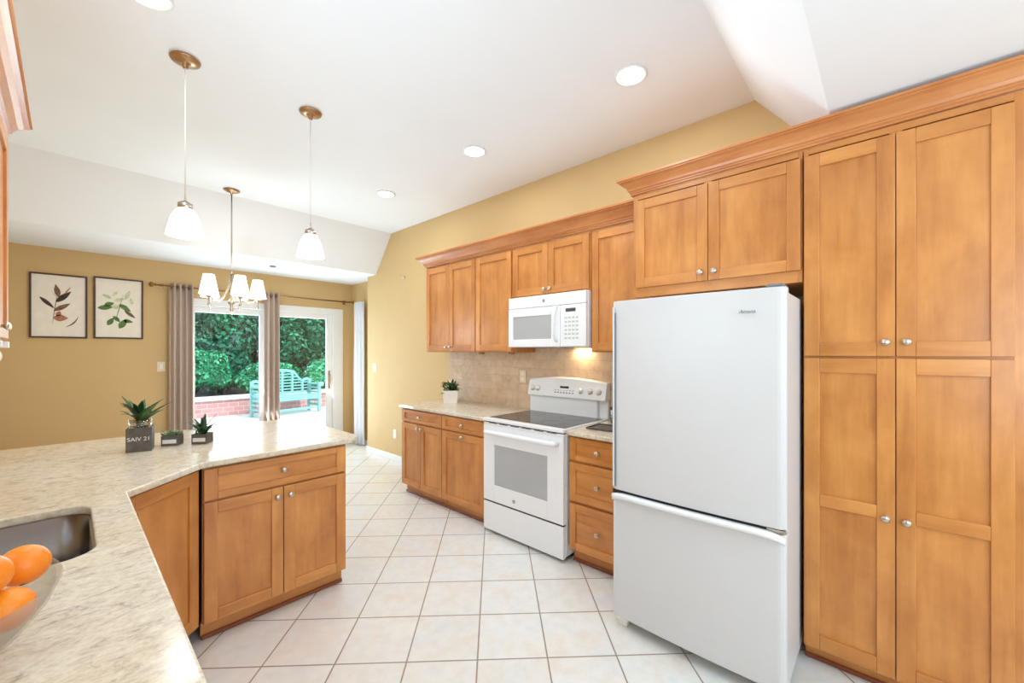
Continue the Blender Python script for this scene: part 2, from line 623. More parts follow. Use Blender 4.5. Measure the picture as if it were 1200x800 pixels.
def window(name, axis, a0, a1, z0, z1, pos, t=0.12):
    """windows added in the unseen sides to light the room: frame, bars and pane"""
    b = MB()
    def bx(u0, u1, w0, w1, d0, d1, mi=0):
        if axis == 'x':
            b.box(pos + d0, pos + d1, u0, u1, w0, w1, mi)
        else:
            b.box(u0, u1, pos + d0, pos + d1, w0, w1, mi)
    f = 0.05
    bx(a0, a0 + f, z0, z1, 0.03, 0.09)
    bx(a1 - f, a1, z0, z1, 0.03, 0.09)
    bx(a0 + f, a1 - f, z0, z0 + f, 0.03, 0.09)
    bx(a0 + f, a1 - f, z1 - f, z1, 0.03, 0.09)
    m = (a0 + a1) / 2
    bx(m - 0.02, m + 0.02, z0 + f, z1 - f, 0.04, 0.08)
    o = struct(b.build(name, M['trim'], bevel=0.003))
    b = MB()
    bx2 = (a0 + f, a1 - f, z0 + f, z1 - f)
    if axis == 'x':
        b.box(pos + 0.055, pos + 0.060, bx2[0], bx2[1], bx2[2], bx2[3])
    else:
        b.box(bx2[0], bx2[1], pos + 0.055, pos + 0.060, bx2[2], bx2[3])
    b.build('window_pane', M['pane'], o)
    return o


window('added_window_1', 'x', 0.951, 1.849, 1.201, 2.199, XL - 0.12)  # these three windows are out of view, added to bring in light
window('added_window_2', 'x', -2.099, -0.601, 0.801, 2.299, XL - 0.12)
window('added_window_3', 'y', 0.151, 2.349, 0.801, 2.399, YF - 0.12)

# ------------------------------------------------------------------ sliding patio door
b = MB()
y0, y1 = YB - 0.02, YB + 0.10
b.box(DX0 - 0.06, DX0 + 0.045, y0, y1 + 0.02, 0, DZ + 0.055).box(DX1 - 0.10, DX1 + 0.06, y0, y1 + 0.02, 0, DZ + 0.055).box(DX0 + 0.045, DX1 - 0.10, y0, y1 + 0.02, DZ - 0.035, DZ + 0.055)
b.box(DX0 + 0.045, DX1 - 0.10, y0 + 0.03, y1, 0, 0.03)
door = struct(b.build('door_1', M['trim'], bevel=0.004))
door['label'] = 'white sliding glass patio door in the back wall'


def sash(u0, u1, yy, name, handle=False):
    b = MB()
    f, z0, z1 = 0.085, 0.032, DZ - 0.037
    b.box(u0, u0 + f, yy, yy + 0.035, z0, z1).box(u1 - f, u1, yy, yy + 0.035, z0, z1)
    b.box(u0 + f, u1 - f, yy, yy + 0.035, z0, z0 + 0.13).box(u0 + f, u1 - f, yy, yy + 0.035, z1 - 0.075, z1)
    s = b.build('sash', M['trim'], door, bevel=0.003)
    MB().box(u0 + f, u1 - f, yy + 0.014, yy + 0.020, z0 + 0.13, z1 - 0.075).build('pane', M['pane'], s)
    if handle:
        x = u1 - 0.045
        h = MB().tube([(x, yy, 0.92), (x, yy - 0.035, 0.94), (x, yy - 0.04, 1.0), (x, yy - 0.035, 1.1), (x, yy, 1.12)], 0.007)
        h.box(x - 0.012, x + 0.012, yy - 0.004, yy, 0.88, 1.16)
        h.build('handle', M['bronze'], s)


mid = (DX0 + DX1) / 2
sash(DX0 + 0.047, 1.905, YB + 0.055, 'l')
sash(1.875, DX1 - 0.102, YB + 0.012, 'r', True)


# ------------------------------------------------------------------ cabinets
KNOB = None


def knob(parent, x, z, y=-0.0205):
    global KNOB
    if KNOB is None:
        p = [(0.0085, 0), (0.0085, 0.003), (0.0055, 0.006), (0.0055, 0.013), (0.012, 0.017), (0.0155, 0.021), (0.0155, 0.024), (0.012, 0.028), (0.004, 0.030)]
        KNOB = MB().lathe(p, 18, mat=RX90).build('knob', M['nickel'])
        o = KNOB
    else:
        o = KNOB.copy()
        COL.objects.link(o)
    o.parent = parent
    o.location = (x, y, z)
    return o


def front(cab, kind, x0, x1, z0, z1, knobs=(), rail=0.06, stile=0.058, mid=None):
    """shaker door or drawer front: frame ring, recessed panel child, knob children"""
    b = MB()
    ya, yb = -0.020, -0.001
    b.box(x0, x0 + stile, ya, yb, z0, z1, 0).box(x1 - stile, x1, ya, yb, z0, z1, 0)
    b.box(x0 + stile, x1 - stile, ya, yb, z0, z0 + rail, 1).box(x0 + stile, x1 - stile, ya, yb, z1 - rail, z1, 1)
    if mid:
        b.box(x0 + stile, x1 - stile, ya, yb, mid - 0.027, mid + 0.027, 1)
    o = b.build(kind, [M['wv'], M['wh']], cab, bevel=0.0025, seg=2)
    spans = [(z0 + rail, z1 - rail)] if not mid else [(z0 + rail, mid - 0.027), (mid + 0.027, z1 - rail)]
    for a, c in spans:
        MB().box(x0 + stile - 0.001, x1 - stile + 0.001, -0.0095, -0.002, a - 0.001, c + 0.001).build('panel', M['wv'] if kind == 'door' else M['wh'], o)
    for kx, kz in knobs:
        knob(o, kx, kz)
    return o


def carcass(cab, w, d, z0, z1, top=True, toe=0.0, stiles=(), rails=(), left_st=0.02, right_st=0.02, toe_set=0.05, name='cabinet_body'):
    """open box of panels with a face frame; local x width, y depth, z up"""
    t = 0.016
    b = MB()
    b.box(0, t, 0.018, d, z0, z1).box(w - t, w, 0.018, d, z0, z1)
    b.box(t, w - t, 0.018, d - 0.006, z0, z0 + t)
    b.box(t, w - t, d - 0.006, d, z0, z1)
    if top:
        b.box(t, w - t, 0.018, d - 0.006, z1 - t, z1)
    b.box(0, left_st, 0, 0.018, z0, z1).box(w - right_st, w, 0, 0.018, z0, z1)
    b.box(left_st, w - right_st, 0, 0.018, z0, z0 + 0.03, 1).box(left_st, w - right_st, 0, 0.018, z1 - 0.03, z1, 1)
    for x in stiles:
        b.box(x - 0.02, x + 0.02, 0, 0.018, z0 + 0.03, z1 - 0.03)
    for z in rails:
        b.box(left_st, w - right_st, 0.0008, 0.0175, z - 0.015, z + 0.015, 1)
    o = b.build(name, [M['wv'], M['wh']], cab, bevel=0.001)
    if toe:
        MB().box(0.002, w - 0.002, toe_set, toe_set + 0.016, 0.001, z0 - 0.001).build('toe_kick', M['wh'], cab)
        s = MB().box(0.002, w - 0.002, toe_set - 0.014, toe_set - 0.001, 0.001, 0.022).build('shoe_molding', M['wd'], cab, bevel=0.004)
    return o


RR = -PI / 2     # right-wall run: local x -> -Y, local y -> +X
G = 0.002


def right_cab(name, label, yhi, ylo, xface, d=None, **kw):
    """cabinet on the right wall; xface = plane of the door fronts"""
    w = yhi - ylo - 2 * G
    cab = thing(name, label, 'cabinet', (xface + 0.020, yhi - G, 0), RR, kw.get('group'))
    return cab, w


# --- base cabinets
F = 2.33
dep = XW - 0.002 - (F + 0.02)
CT = 0.883
cab, w = right_cab('base_cabinet', 'maple base cabinet with one drawer over two doors, farthest from the refrigerator', 3.70, 3.025, F)
carcass(cab, w, dep, 0.10, CT, toe=1, rails=(0.742,))
front(cab, 'drawer', 0.008, w - 0.003, 0.748, 0.868, [(w / 2, 0.808)], rail=0.032, stile=0.05)
front(cab, 'door', 0.008, w / 2 - 0.002, 0.105, 0.735, [(w / 2 - 0.03, 0.70)], stile=0.052)
front(cab, 'door', w / 2 + 0.002, w - 0.003, 0.105, 0.735, [(w / 2 + 0.03, 0.70)], stile=0.052)
cab, w = right_cab('base_cabinet', 'maple base cabinet with a drawer over one wide door, left of the range', 3.025, 2.432, F)
carcass(cab, w, dep, 0.10, CT, toe=1, rails=(0.742,))
front(cab, 'drawer', 0.003, w - 0.008, 0.748, 0.868, [(w / 2, 0.808)], rail=0.032, stile=0.05)
front(cab, 'door', 0.003, w - 0.008, 0.105, 0.735, [(w / 2, 0.706)])
cab, w = right_cab('drawer_cabinet', 'narrow maple cabinet with three drawers between the range and the refrigerator', 1.618, 1.15, F)
carcass(cab, w, dep, 0.10, CT, toe=1, rails=(0.708, 0.428))
for a, c in ((0.718, 0.870), (0.440, 0.700), (0.108, 0.420)):
    front(cab, 'drawer', 0.008, w - 0.008, a, c, [(w / 2, (a + c) / 2)], rail=0.035 if c > 0.8 else 0.05, stile=0.05)

# --- tall pantry and over-fridge cabinet
cab, w = right_cab('pantry_cabinet', 'tall maple pantry with four knobbed doors, at the right edge beside the refrigerator', 0.292, -0.47, F)
carcass(cab, w, dep, 0.085, 2.408, toe=1, rails=(1.43,), stiles=(0.317,), right_st=0.125, left_st=0.02)
ws = 0.633
front(cab, 'door', 0.004, ws / 2 - 0.0015, 1.436, 2.366, [(ws / 2 - 0.032, 1.495)])
front(cab, 'door', ws / 2 + 0.0015, ws, 1.436, 2.366, [(ws / 2 + 0.032, 1.495)])
front(cab, 'door', 0.004, ws / 2 - 0.0015, 0.088, 1.426, [(ws / 2 - 0.032, 0.757)], mid=0.775, rail=0.066)
front(cab, 'door', ws / 2 + 0.0015, ws, 0.088, 1.426, [(ws / 2 + 0.032, 0.757)], mid=0.775, rail=0.066)
cab, w = right_cab('overhead_cabinet', 'short maple two-door cabinet above the refrigerator', 1.148, 0.292, F)
carcass(cab, w, dep, 1.785, 2.408, rails=(1.826,), stiles=(0.43,), left_st=0.028, right_st=0.016)
front(cab, 'door', 0.022, 0.4335, 1.840, 2.366, [(0.400, 1.885)], stile=0.055, rail=0.055)
front(cab, 'door', 0.4365, w - 0.006, 1.840, 2.366, [(0.470, 1.885)], stile=0.055, rail=0.055)

# --- wall cabinets
FU = 2.62
du = XW - 0.0115 - (FU + 0.02)
ug = 'wall cabinets above the right counter'
cab, w = right_cab('wall_cabinet', 'maple two-door wall cabinet farthest from the camera, above the potted plant', 3.68, 2.885, FU)
carcass(cab, w, du, 1.45, 2.358)
front(cab, 'door', 0.010, w / 2 - 0.002, 1.462, 2.340, [(w / 2 - 0.03, 1.505)], stile=0.055)
front(cab, 'door', w / 2 + 0.002, w - 0.004, 1.462, 2.340, [(w / 2 + 0.03, 1.505)], stile=0.055)
cab, w = right_cab('wall_cabinet', 'maple wall cabinet with one door, immediately left of the microwave', 2.885, 2.412, FU)
carcass(cab, w, du, 1.45, 2.358)
front(cab, 'door', 0.004, w - 0.010, 1.462, 2.340, [], stile=0.055)
cab, w = right_cab('wall_cabinet', 'short maple two-door wall cabinet directly above the microwave', 2.412, 1.622, FU)
carcass(cab, w, du, 1.915, 2.358)
front(cab, 'door', 0.010, w / 2 - 0.002, 1.926, 2.340, [(w / 2 - 0.028, 1.962)], stile=0.055)
front(cab, 'door', w / 2 + 0.002, w - 0.010, 1.926, 2.340, [(w / 2 + 0.028, 1.962)], stile=0.055)
cab, w = right_cab('wall_cabinet', 'maple one-door wall cabinet between the microwave and the refrigerator', 1.622, 1.148, FU)
carcass(cab, w, du, 1.45, 2.358)
front(cab, 'door', 0.012, w - 0.004, 1.462, 2.340, [(w - 0.03, 1.505)], stile=0.055)

# --- peninsula cabinets
cab = thing('peninsula_cabinet', 'maple peninsula cabinet with a wide drawer over two doors facing the kitchen', 'cabinet', (0.449, 2.502, 0))
w = 0.727
carcass(cab, w, 0.61, 0.10, CT, toe=1, rails=(0.706,), stiles=(0.364,))
front(cab, 'drawer', 0.004, w - 0.006, 0.714, 0.870, [(w / 2, 0.80)], rail=0.036, stile=0.058)
front(cab, 'door', 0.004, w / 2 + 0.0, 0.104, 0.703, [(w / 2 - 0.032, 0.655)])
front(cab, 'door', w / 2 + 0.004, w - 0.006, 0.104, 0.703, [(w / 2 + 0.034, 0.655)])
MB().box(-0.35, w, 0.613, 0.63, 0.001, CT).build('back_panel', M['wv'], cab)

cab = thing('corner_cabinet', 'maple corner cabinet with one tall diagonal door between the sink run and the peninsula', 'cabinet', (0.123, 2.207, 0), PI / 4)
rot = Matrix.Rotation(-PI / 4, 4, 'Z') @ T(-0.123, -2.207, 0)
poly = [(0.123, 2.207), (0.425, 2.509), (0.444, 2.509), (0.444, 3.10), (XL + 0.01, 3.10), (XL + 0.01, 2.207)]
b = MB()
for i in range(1, len(poly)):
    p, q = Vector(poly[i]), Vector(poly[(i + 1) % len(poly)])
    n = Vector((-(q - p).y, (q - p).x)).normalized() * 0.015
    b.prism([p, q, q + n, p + n], 0.10, CT, 0, rot)
b.prism([(x * 0.97, y * 0.99 + 0.026) for x, y in poly], 0.10, 0.115, 0, rot)
wd = 0.427
b.box(0, 0.02, 0, 0.018, 0.10, CT).box(wd - 0.02, wd, 0, 0.018, 0.10, CT).box(0.02, wd - 0.02, 0, 0.018, 0.10, 0.13, 1).box(0.02, wd - 0.02, 0, 0.018, CT - 0.03, CT, 1)
b.build('cabinet_body', [M['wv'], M['wh']], cab)
MB().box(0.0, wd, 0.05, 0.066, 0.001, 0.099).build('toe_kick', M['wh'], cab)
MB().box(0.0, wd, 0.036, 0.049, 0.001, 0.022).build('shoe_molding', M['wd'], cab, bevel=0.004)
front(cab, 'door', 0.006, wd - 0.006, 0.104, 0.870, [(0.035, 0.80)])

# --- sink run (below the counter the camera stands over)
for lbl, ya, yb, nm in (('maple sink cabinet with two doors below the stainless sink', 1.36, 2.204, 'sink_cabinet'), ('maple base cabinet with two doors under the near counter, below the fruit bowl', 0.45, 1.356, 'base_cabinet')):
    cab = thing(nm, lbl, 'cabinet', (0.11, ya, 0), PI / 2)
    w = yb - ya - 0.002
    carcass(cab, w, 0.60, 0.10, CT, top=False, toe=1)
    front(cab, 'door', 0.006, w / 2 - 0.002, 0.104, 0.870, [(w / 2 - 0.032, 0.80)])
    front(cab, 'door', w / 2 + 0.002, w - 0.006, 0.104, 0.870, [(w / 2 + 0.032, 0.80)])


# --- crown mouldings
def crown(name, path, z0, s, label, side=1):
    """sweep of a stepped cove profile along a plan path with mitred corners; outward = left of travel * side"""
    prof = [(0, 0), (0.014, 0), (0.014, 0.010), (0.020, 0.014), (0.020, 0.022), (0.027, 0.026), (0.032, 0.040), (0.044, 0.058), (0.060, 0.072), (0.076, 0.080), (0.076, 0.086), (0.084, 0.088), (0.084, 0.100), (0, 0.100)]
    prof = [(o * s, z * s) for o, z in prof]
    pts = [Vector(p) for p in path]
    nrm = []
    for i in range(len(pts)):
        ns = []
        if i > 0:
            d = (pts[i] - pts[i - 1]).normalized()
            ns.append(Vector((-d.y, d.x)) * side)
        if i < len(pts) - 1:
            d = (pts[i + 1] - pts[i]).normalized()
            ns.append(Vector((-d.y, d.x)) * side)
        if len(ns) == 2:
            m = (ns[0] + ns[1]).normalized()
            nrm.append(m / m.dot(ns[0]))
        else:
            nrm.append(ns[0])
    vs, fs, k = [], [], len(prof)
    for p, n in zip(pts, nrm):
        vs += [(p.x + n.x * o, p.y + n.y * o, z0 + z) for o, z in prof]
    for i in range(len(pts) - 1):
        for j in range(k):
            j2 = (j + 1) % k
            fs.append((i * k + j, (i + 1) * k + j, (i + 1) * k + j2, i * k + j2))
    fs += [tuple(range(k)), tuple((len(pts) - 1) * k + j for j in range(k))[::-1]]
    b = MB().add(vs, fs)
    return tag(b.build(name, M['wy'], None), label, 'moulding')


M['wy'] = wood('maple_crown_grain', 1, (214, 146, 88), (196, 124, 68), (176, 102, 52))
crown('crown_molding', [(F + 0.02, -0.47), (F + 0.02, 1.146), (2.542, 1.146)], 2.4095, 0.92, 'stained maple crown moulding over the pantry and the refrigerator cabinet')
crown('crown_molding', [(FU + 0.02, 1.15), (FU + 0.02, 3.678), (XW - 0.002, 3.678)], 2.3595, 1.13, 'stained maple crown moulding over the wall cabinets and microwave')

# --- left wall cabinet at the picture's left edge
cab = thing('wall_cabinet', 'maple wall cabinet cut off by the left edge, hanging over the sink counter', 'cabinet', (-0.194, 1.98, 0), PI / 2)
w = 0.80
carcass(cab, w, 0.30, 1.50, 2.375)
front(cab, 'door', 0.006, w / 2 - 0.002, 1.51, 2.36, [(w / 2 - 0.03, 1.55)])
front(cab, 'door', w / 2 + 0.002, w - 0.006, 1.51, 2.36, [(w / 2 + 0.03, 1.55)])
crown('crown_molding', [(-0.194, 1.0), (-0.194, 2.78), (XL + 0.002, 2.78)], 2.376, 1.0, 'maple crown moulding at the top left corner over the left wall cabinet', side=-1)
# paper towel holder below it
pt = thing('paper_towel_holder', 'white paper towel roll holder fixed beneath the left wall cabinet', 'towel holder', (-0.26, 2.62, 1.4985))
MB().box(-0.03, 0.09, 0.125, 0.137, -0.028, 0).box(-0.03, 0.09, -0.137, -0.125, -0.028, 0).box(-0.02, 0.02, -0.125, 0.125, -0.006, 0).box(0.015, 0.045, 0.125, 0.137, -0.085, -0.028).box(0.015, 0.045, -0.137, -0.125, -0.085, -0.028).build('bracket', M['whitepl'], pt, bevel=0.003)
MB().lathe([(0.018, -0.12), (0.042, -0.12), (0.042, 0.12), (0.018, 0.12)], 28, closed=True, mat=T(0.03, 0, -0.062) @ Matrix.Rotation(PI / 2, 4, 'X')).build('towel_roll', M['towel'], pt)


# ------------------------------------------------------------------ countertops
def slab(name, outer, holes, z0, z1, mat, bev=0.006):
    cu = bpy.data.curves.new(name, 'CURVE')
    cu.dimensions = '2D'
    cu.fill_mode = 'BOTH'
    cu.extrude = (z1 - z0) / 2 - bev
    cu.bevel_depth = bev
    cu.bevel_resolution = 2
    cu.offset = -bev
    for pts in [outer] + holes:
        sp = cu.splines.new('POLY')
        sp.points.add(len(pts) - 1)
        for p, (x, y) in zip(sp.points, pts):
            p.co = (x, y, 0, 1)
        sp.use_cyclic_u = True
    tmp = bpy.data.objects.new(name + '_src', cu)
    COL.objects.link(tmp)
    bpy.context.view_layer.update()
    me = bpy.data.meshes.new_from_object(tmp.evaluated_get(bpy.context.evaluated_depsgraph_get()))
    bpy.data.objects.remove(tmp)
    me.materials.clear()
    me.materials.append(mat)
    o = bpy.data.objects.new(name, me)
    o.location = (0, 0, (z0 + z1) / 2)
    COL.objects.link(o)
    return o


def rrect(x0, x1, y0, y1, r, n=6, cw=False):
    pts = []
    for cx, cy, a0 in ((x1 - r, y1 - r, 0), (x0 + r, y1 - r, 90), (x0 + r, y0 + r, 180), (x1 - r, y0 + r, 270)):
        for i in range(n + 1):
            a = math.radians(a0 + 90 * i / n)
            pts.append((cx + r * math.cos(a), cy + r * math.sin(a)))
    return pts[::-1] if cw else pts


SX0, SX1, SY0, SY1 = -0.39, 0.052, 1.565, 2.10
outer = [(0.155, 0.40), (0.155, 2.165), (0.445, 2.455), (1.195, 2.462), (1.245, 2.49), (1.27, 2.54), (1.27, 3.40), (1.235, 3.50), (1.15, 3.58), (XL + 0.003, 3.58), (XL + 0.003, 0.40)]
o = slab('granite_countertop', outer, [rrect(SX0, SX1, SY0, SY1, 0.075, 8, True)], 0.885, 0.915, M['granite'])
tag(o, 'large L-shaped cream granite countertop with the sink cutout, running onto the peninsula', 'countertop')
o = slab('granite_countertop', [(2.305, 2.43), (XW - 0.002, 2.43), (XW - 0.002, 3.715), (2.315, 3.715), (2.305, 3.70)], [], 0.885, 0.915, M['granite'], 0.005)
tag(o, 'cream granite countertop left of the range holding the white potted plant', 'countertop')
o = slab('granite_countertop', [(2.305, 1.15), (XW - 0.002, 1.15), (XW - 0.002, 1.62), (2.305, 1.62)], [], 0.885, 0.915, M['granite'], 0.005)
tag(o, 'short piece of cream granite countertop between the range and the refrigerator', 'countertop')

# sink
sk = thing('kitchen_sink', 'undermount stainless steel sink let into the granite counter at the left edge', 'sink', ((SX0 + SX1) / 2, (SY0 + SY1) / 2, 0.70))
hx, hy = (SX1 - SX0) / 2, (SY1 - SY0) / 2
b = MB()
rings = [(0.012, 0.1845, 0.085), (-0.004, 0.1845, 0.08), (-0.004, 0.03, 0.075), (-0.014, 0.008, 0.07), (-0.04, 0.0, 0.06), (-0.17, -0.004, 0.03)]
vs, fs = [], []
n = 36
for e, z, r in rings:
    vs += [(x, y, z) for x, y in rrect(-hx - e, hx + e, -hy - e, hy + e, r, 8)]
for j in range(len(rings) - 1):
    for i in range(n):
        fs.append((j * n + i, j * n + (i + 1) % n, (j + 1) * n + (i + 1) % n, (j + 1) * n + i))
fs.append(tuple((len(rings) - 1) * n + i for i in range(n)))
b.add(vs, fs, 0, True)
o = b.build('basin', M['steel'], sk)
sm = o.modifiers.new('thickness', 'SOLIDIFY')
sm.thickness = 0.0015
sm.offset = 0
MB().lathe([(0.045, 0), (0.045, 0.004), (0.036, 0.004), (0.03, 0.001), (0.002, 0.001)], 28).build('drain', M['nickel'], sk)


# ------------------------------------------------------------------ refrigerator
fr = thing('refrigerator', 'white bottom-freezer refrigerator standing between the drawers and the pantry', 'refrigerator', (1.955, 1.083, 0), RR)
fw = 0.783
MB().box(0.004, fw - 0.004, 0.075, 0.985, 0.045, 1.705).build('cabinet_shell', M['fridgem'], fr, bevel=0.006, seg=2)


def fridge_door(name, z0, z1):
    # slightly bowed front with rounded long edges
    n = 80
    pts = []
    for i in range(n + 1):
        u = i / n
        x = 0.0 + fw * u
        bow = 0.012 * (1 - (2 * u - 1) ** 2)
        edge = 0.018 * max(0, (abs(2 * u - 1) - 0.93) / 0.07) ** 2
        pts.append((x, 0.010 - bow + edge))
    poly = pts + [(fw, 0.066), (0, 0.066)]
    return MB().prism(poly, z0, z1).build(name, M['fridgem'], fr, bevel=0.004, seg=2)


d1 = fridge_door('door', 0.727, 1.722)
# grip channel down the hinge-free left edge
MB().box(0.012, 0.022, -0.006, 0.004, 0.745, 1.69).build('edge_grip', M['fridgem'], d1, bevel=0.003)
MB().box(0.0225, 0.0275, -0.0015, 0.0035, 0.745, 1.66).build('grip_groove', M['gray'], d1)
text_mesh('emblem', 'Amana', 0.022, M['gray'], d1, (0.645, -0.0075, 1.625), (PI / 2, 0, 0.02), 0.001, shear=0.35)
d2 = fridge_door('freezer_drawer', 0.062, 0.706)
b = MB()
n = 24
vs, fs = [], []
sec = [(0.0, 0.0), (-0.018, 0.004), (-0.036, 0.016), (-0.040, 0.028), (-0.034, 0.036), (-0.006, 0.036)]
for i in range(n + 1):
    u = i / n
    x = 0.002 + (fw - 0.004) * u
    k = min(1, (min(u, 1 - u) / 0.10)) ** 0.5
    bow = -0.012 * (1 - (2 * u - 1) ** 2)
    vs += [(x, 0.010 + bow + y * (0.15 + 0.85 * k), 0.684 + z - 0.018 * (1 - k)) for y, z in sec]
k = len(sec)
for i in range(n):
    for j in range(k):
        j2 = (j + 1) % k
        fs.append((i * k + j, (i + 1) * k + j, (i + 1) * k + j2, i * k + j2))
fs += [tuple(range(k)), tuple(n * k + j for j in range(k))]
b.add(vs, fs, 0, True).build('handle', M['appl'], d2)
MB().box(0.006, fw - 0.03, 0.012, 0.06, 0.707, 0.7265).build('door_seal', M['dark'], fr)
MB().box(fw - 0.075, fw - 0.01, 0.015, 0.09, 1.723, 1.737).build('hinge_cover', M['gray'], fr, bevel=0.006, seg=2)
MB().box(fw - 0.07, fw - 0.006, 0.008, 0.04, 0.712, 0.724).build('hinge', M['nickel'], fr, bevel=0.002)
MB().box(0.03, fw - 0.03, 0.08, 0.10, 0.014, 0.060).build('base_grille', M['gray'], fr)
for x in (0.03, fw - 0.07):
    MB().lathe([(0.02, 0), (0.02, 0.026)], 18, mat=T(x + 0.01, 0.055, 0.024) @ Matrix.Rotation(PI / 2, 4, 'Y')).box(x - 0.012, x + 0.05, 0.03, 0.08, 0.030, 0.060).box(x - 0.005, x + 0.04, 0.04, 0.07, 0.001, 0.03).build('roller_foot', M['whitepl'], fr, bevel=0.003)
for x in (0.05, fw - 0.09):
    MB().box(x, x + 0.04, 0.85, 0.9, 0.001, 0.046).build('rear_foot', M['gray'], fr)


# ------------------------------------------------------------------ range
rg = thing('electric_range', 'white freestanding electric range with black glass cooktop, between the base cabinets', 'stove', (2.292, 2.425, 0), RR)
rw = 0.797
MB().box(0.002, rw - 0.002, 0.035, 0.645, 0.035, 0.905).build('range_body', M['appl'], rg, bevel=0.003)
MB().box(0.03, rw - 0.03, 0.06, 0.6, 0.001, 0.035).build('plinth', M['dark'], rg)
dr = MB().box(0.003, rw - 0.003, 0.0, 0.034, 0.026, 0.250).build('storage_drawer', M['appl'], rg, bevel=0.005, seg=2)
MB().box(0.006, rw - 0.006, 0.006, 0.034, 0.2505, 0.2625).build('gap_strip', M['dark'], rg)
od = MB()
wx0, wx1, wz0, wz1 = 0.125, 0.655, 0.395, 0.715
od.box(0.003, wx0, 0, 0.034, 0.263, 0.868).box(wx1, rw - 0.003, 0, 0.034, 0.263, 0.868).box(wx0, wx1, 0, 0.034, 0.263, wz0).box(wx0, wx1, 0, 0.034, wz1, 0.868)
od = od.build('oven_door', M['appl'], rg, bevel=0.003, seg=2)
MB().box(wx0, wx1, 0.003, 0.03, wz0, wz1).build('oven_window', M['apwin'], od)
b = MB()
hx0, hx1 = 0.05, rw - 0.05
pts = [(hx0, 0.0, 0.815), (hx0 + 0.012, -0.035, 0.818), (hx0 + 0.04, -0.048, 0.820), (rw / 2, -0.054, 0.822), (hx1 - 0.04, -0.048, 0.820), (hx1 - 0.012, -0.035, 0.818), (hx1, 0.0, 0.815)]
b.tube(pts, [0.015, 0.018, 0.018, 0.018, 0.018, 0.018, 0.015], 14)
b.build('handle', M['appl'], od)
o = MB().lathe([(0.013, 0), (0.013, 0.002), (0.009, 0.003)], 22, mat=T(0.335, -0.0002, 0.315) @ RX90).build('round_badge', M['gray'], od)
text_mesh('monogram', 'GE', 0.013, M['whitepl'], o, (0.335, -0.0036, 0.315), (PI / 2, 0, 0), 0.0003)
b = MB()
for i in range(6):
    xa = 0.06 + i * 0.118
    b.box(xa, xa + 0.085, 0.003, 0.034, 0.8825, 0.8865)
b.build('vent_slot', M['dark'], rg)
MB().box(0.003, rw - 0.003, 0.005, 0.034, 0.869, 0.8815).box(0.003, rw - 0.003, 0.0065, 0.034, 0.8815, 0.8875).build('vent_trim', M['appl'], rg, bevel=0.001)
MB().box(0.004, rw - 0.004, 0.008, 0.034, 0.8876, 0.8945).build('shadow_reveal', M['dark'], rg)
ct = MB().box(0.0, rw, -0.004, 0.648, 0.8955, 0.921).build('cooktop_frame', M['appl'], rg, bevel=0.006, seg=3)
gl = MB().box(0.022, rw - 0.022, 0.045, 0.565, 0.9212, 0.9235).build('cooktop_glass', M['black'], rg, bevel=0.001)
for (x, y, r) in ((0.21, 0.17, 0.11), (0.58, 0.17, 0.09), (0.21, 0.43, 0.08), (0.58, 0.43, 0.10)):
    MB().lathe([(r - 0.002, 0.0), (r, 0.0), (r, 0.0004), (r - 0.002, 0.0004)], 40, closed=True, mat=T(x, y, 0.9236)).build('burner_ring', M['gray'], gl)
# backguard: plain riser + slanted arched console
MB().box(0.012, rw - 0.085, 0.578, 0.640, 0.9215, 1.075).box(rw - 0.085, rw - 0.005, 0.610, 0.640, 0.9215, 1.075).build('backguard_riser', M['appl'], rg, bevel=0.003)
n = 16
vs, fs = [], []
for i in range(n + 1):
    u = i / n
    x = rw * u
    zt = 1.205 + 0.032 * (1 - (2 * u - 1) ** 2)
    vs += [(x, 0.560, 1.062), (x, 0.556, 1.072), (x, 0.582, zt - 0.012), (x, 0.592, zt), (x, 0.640, zt), (x, 0.640, 1.062)]
for i in range(n):
    for j in range(6):
        j2 = (j + 1) % 6
        fs.append((i * 6 + j, (i + 1) * 6 + j, (i + 1) * 6 + j2, i * 6 + j2))
fs += [tuple(range(6)), tuple(n * 6 + j for j in range(6))]
con = MB().add(vs, fs).build('control_console', M['appl'], rg, bevel=0.003)
slant = math.atan2(0.026, 0.13)
CM = T(0, 0.569, 1.135) @ Matrix.Rotation(-slant, 4, 'X')
MB().box(0.355, 0.445, -0.003, 0.004, 0.008, 0.045, mat=CM).build('clock_display', M['disp'], con)
b = MB()
for r_ in range(2):
    for c_ in range(7):
        b.box(0.30 + c_ * 0.03, 0.318 + c_ * 0.03, -0.002, 0.004, -0.012 - r_ * 0.022, -0.003 - r_ * 0.022, mat=CM)
b.build('touch_keys', M['gray'], con)
kprof = [(0.021, 0), (0.021, 0.004), (0.017, 0.008), (0.016, 0.022), (0.013, 0.026)]
for x in (0.055, 0.115, 0.565, 0.655, 0.735):
    o = MB().lathe(kprof, 20, mat=CM @ T(x, -0.002, -0.005) @ RX90).box(x - 0.003, x + 0.003, -0.034, -0.026, -0.018, 0.012, mat=CM).build('control_knob', M['whitepl'], con)
    MB().lathe([(0.0245, 0), (0.0245, 0.0008), (0.0225, 0.0008), (0.0225, 0)], 24, closed=True, mat=CM @ T(x, -0.0018, -0.005) @ RX90).build('dial_ring', M['gray'], o)

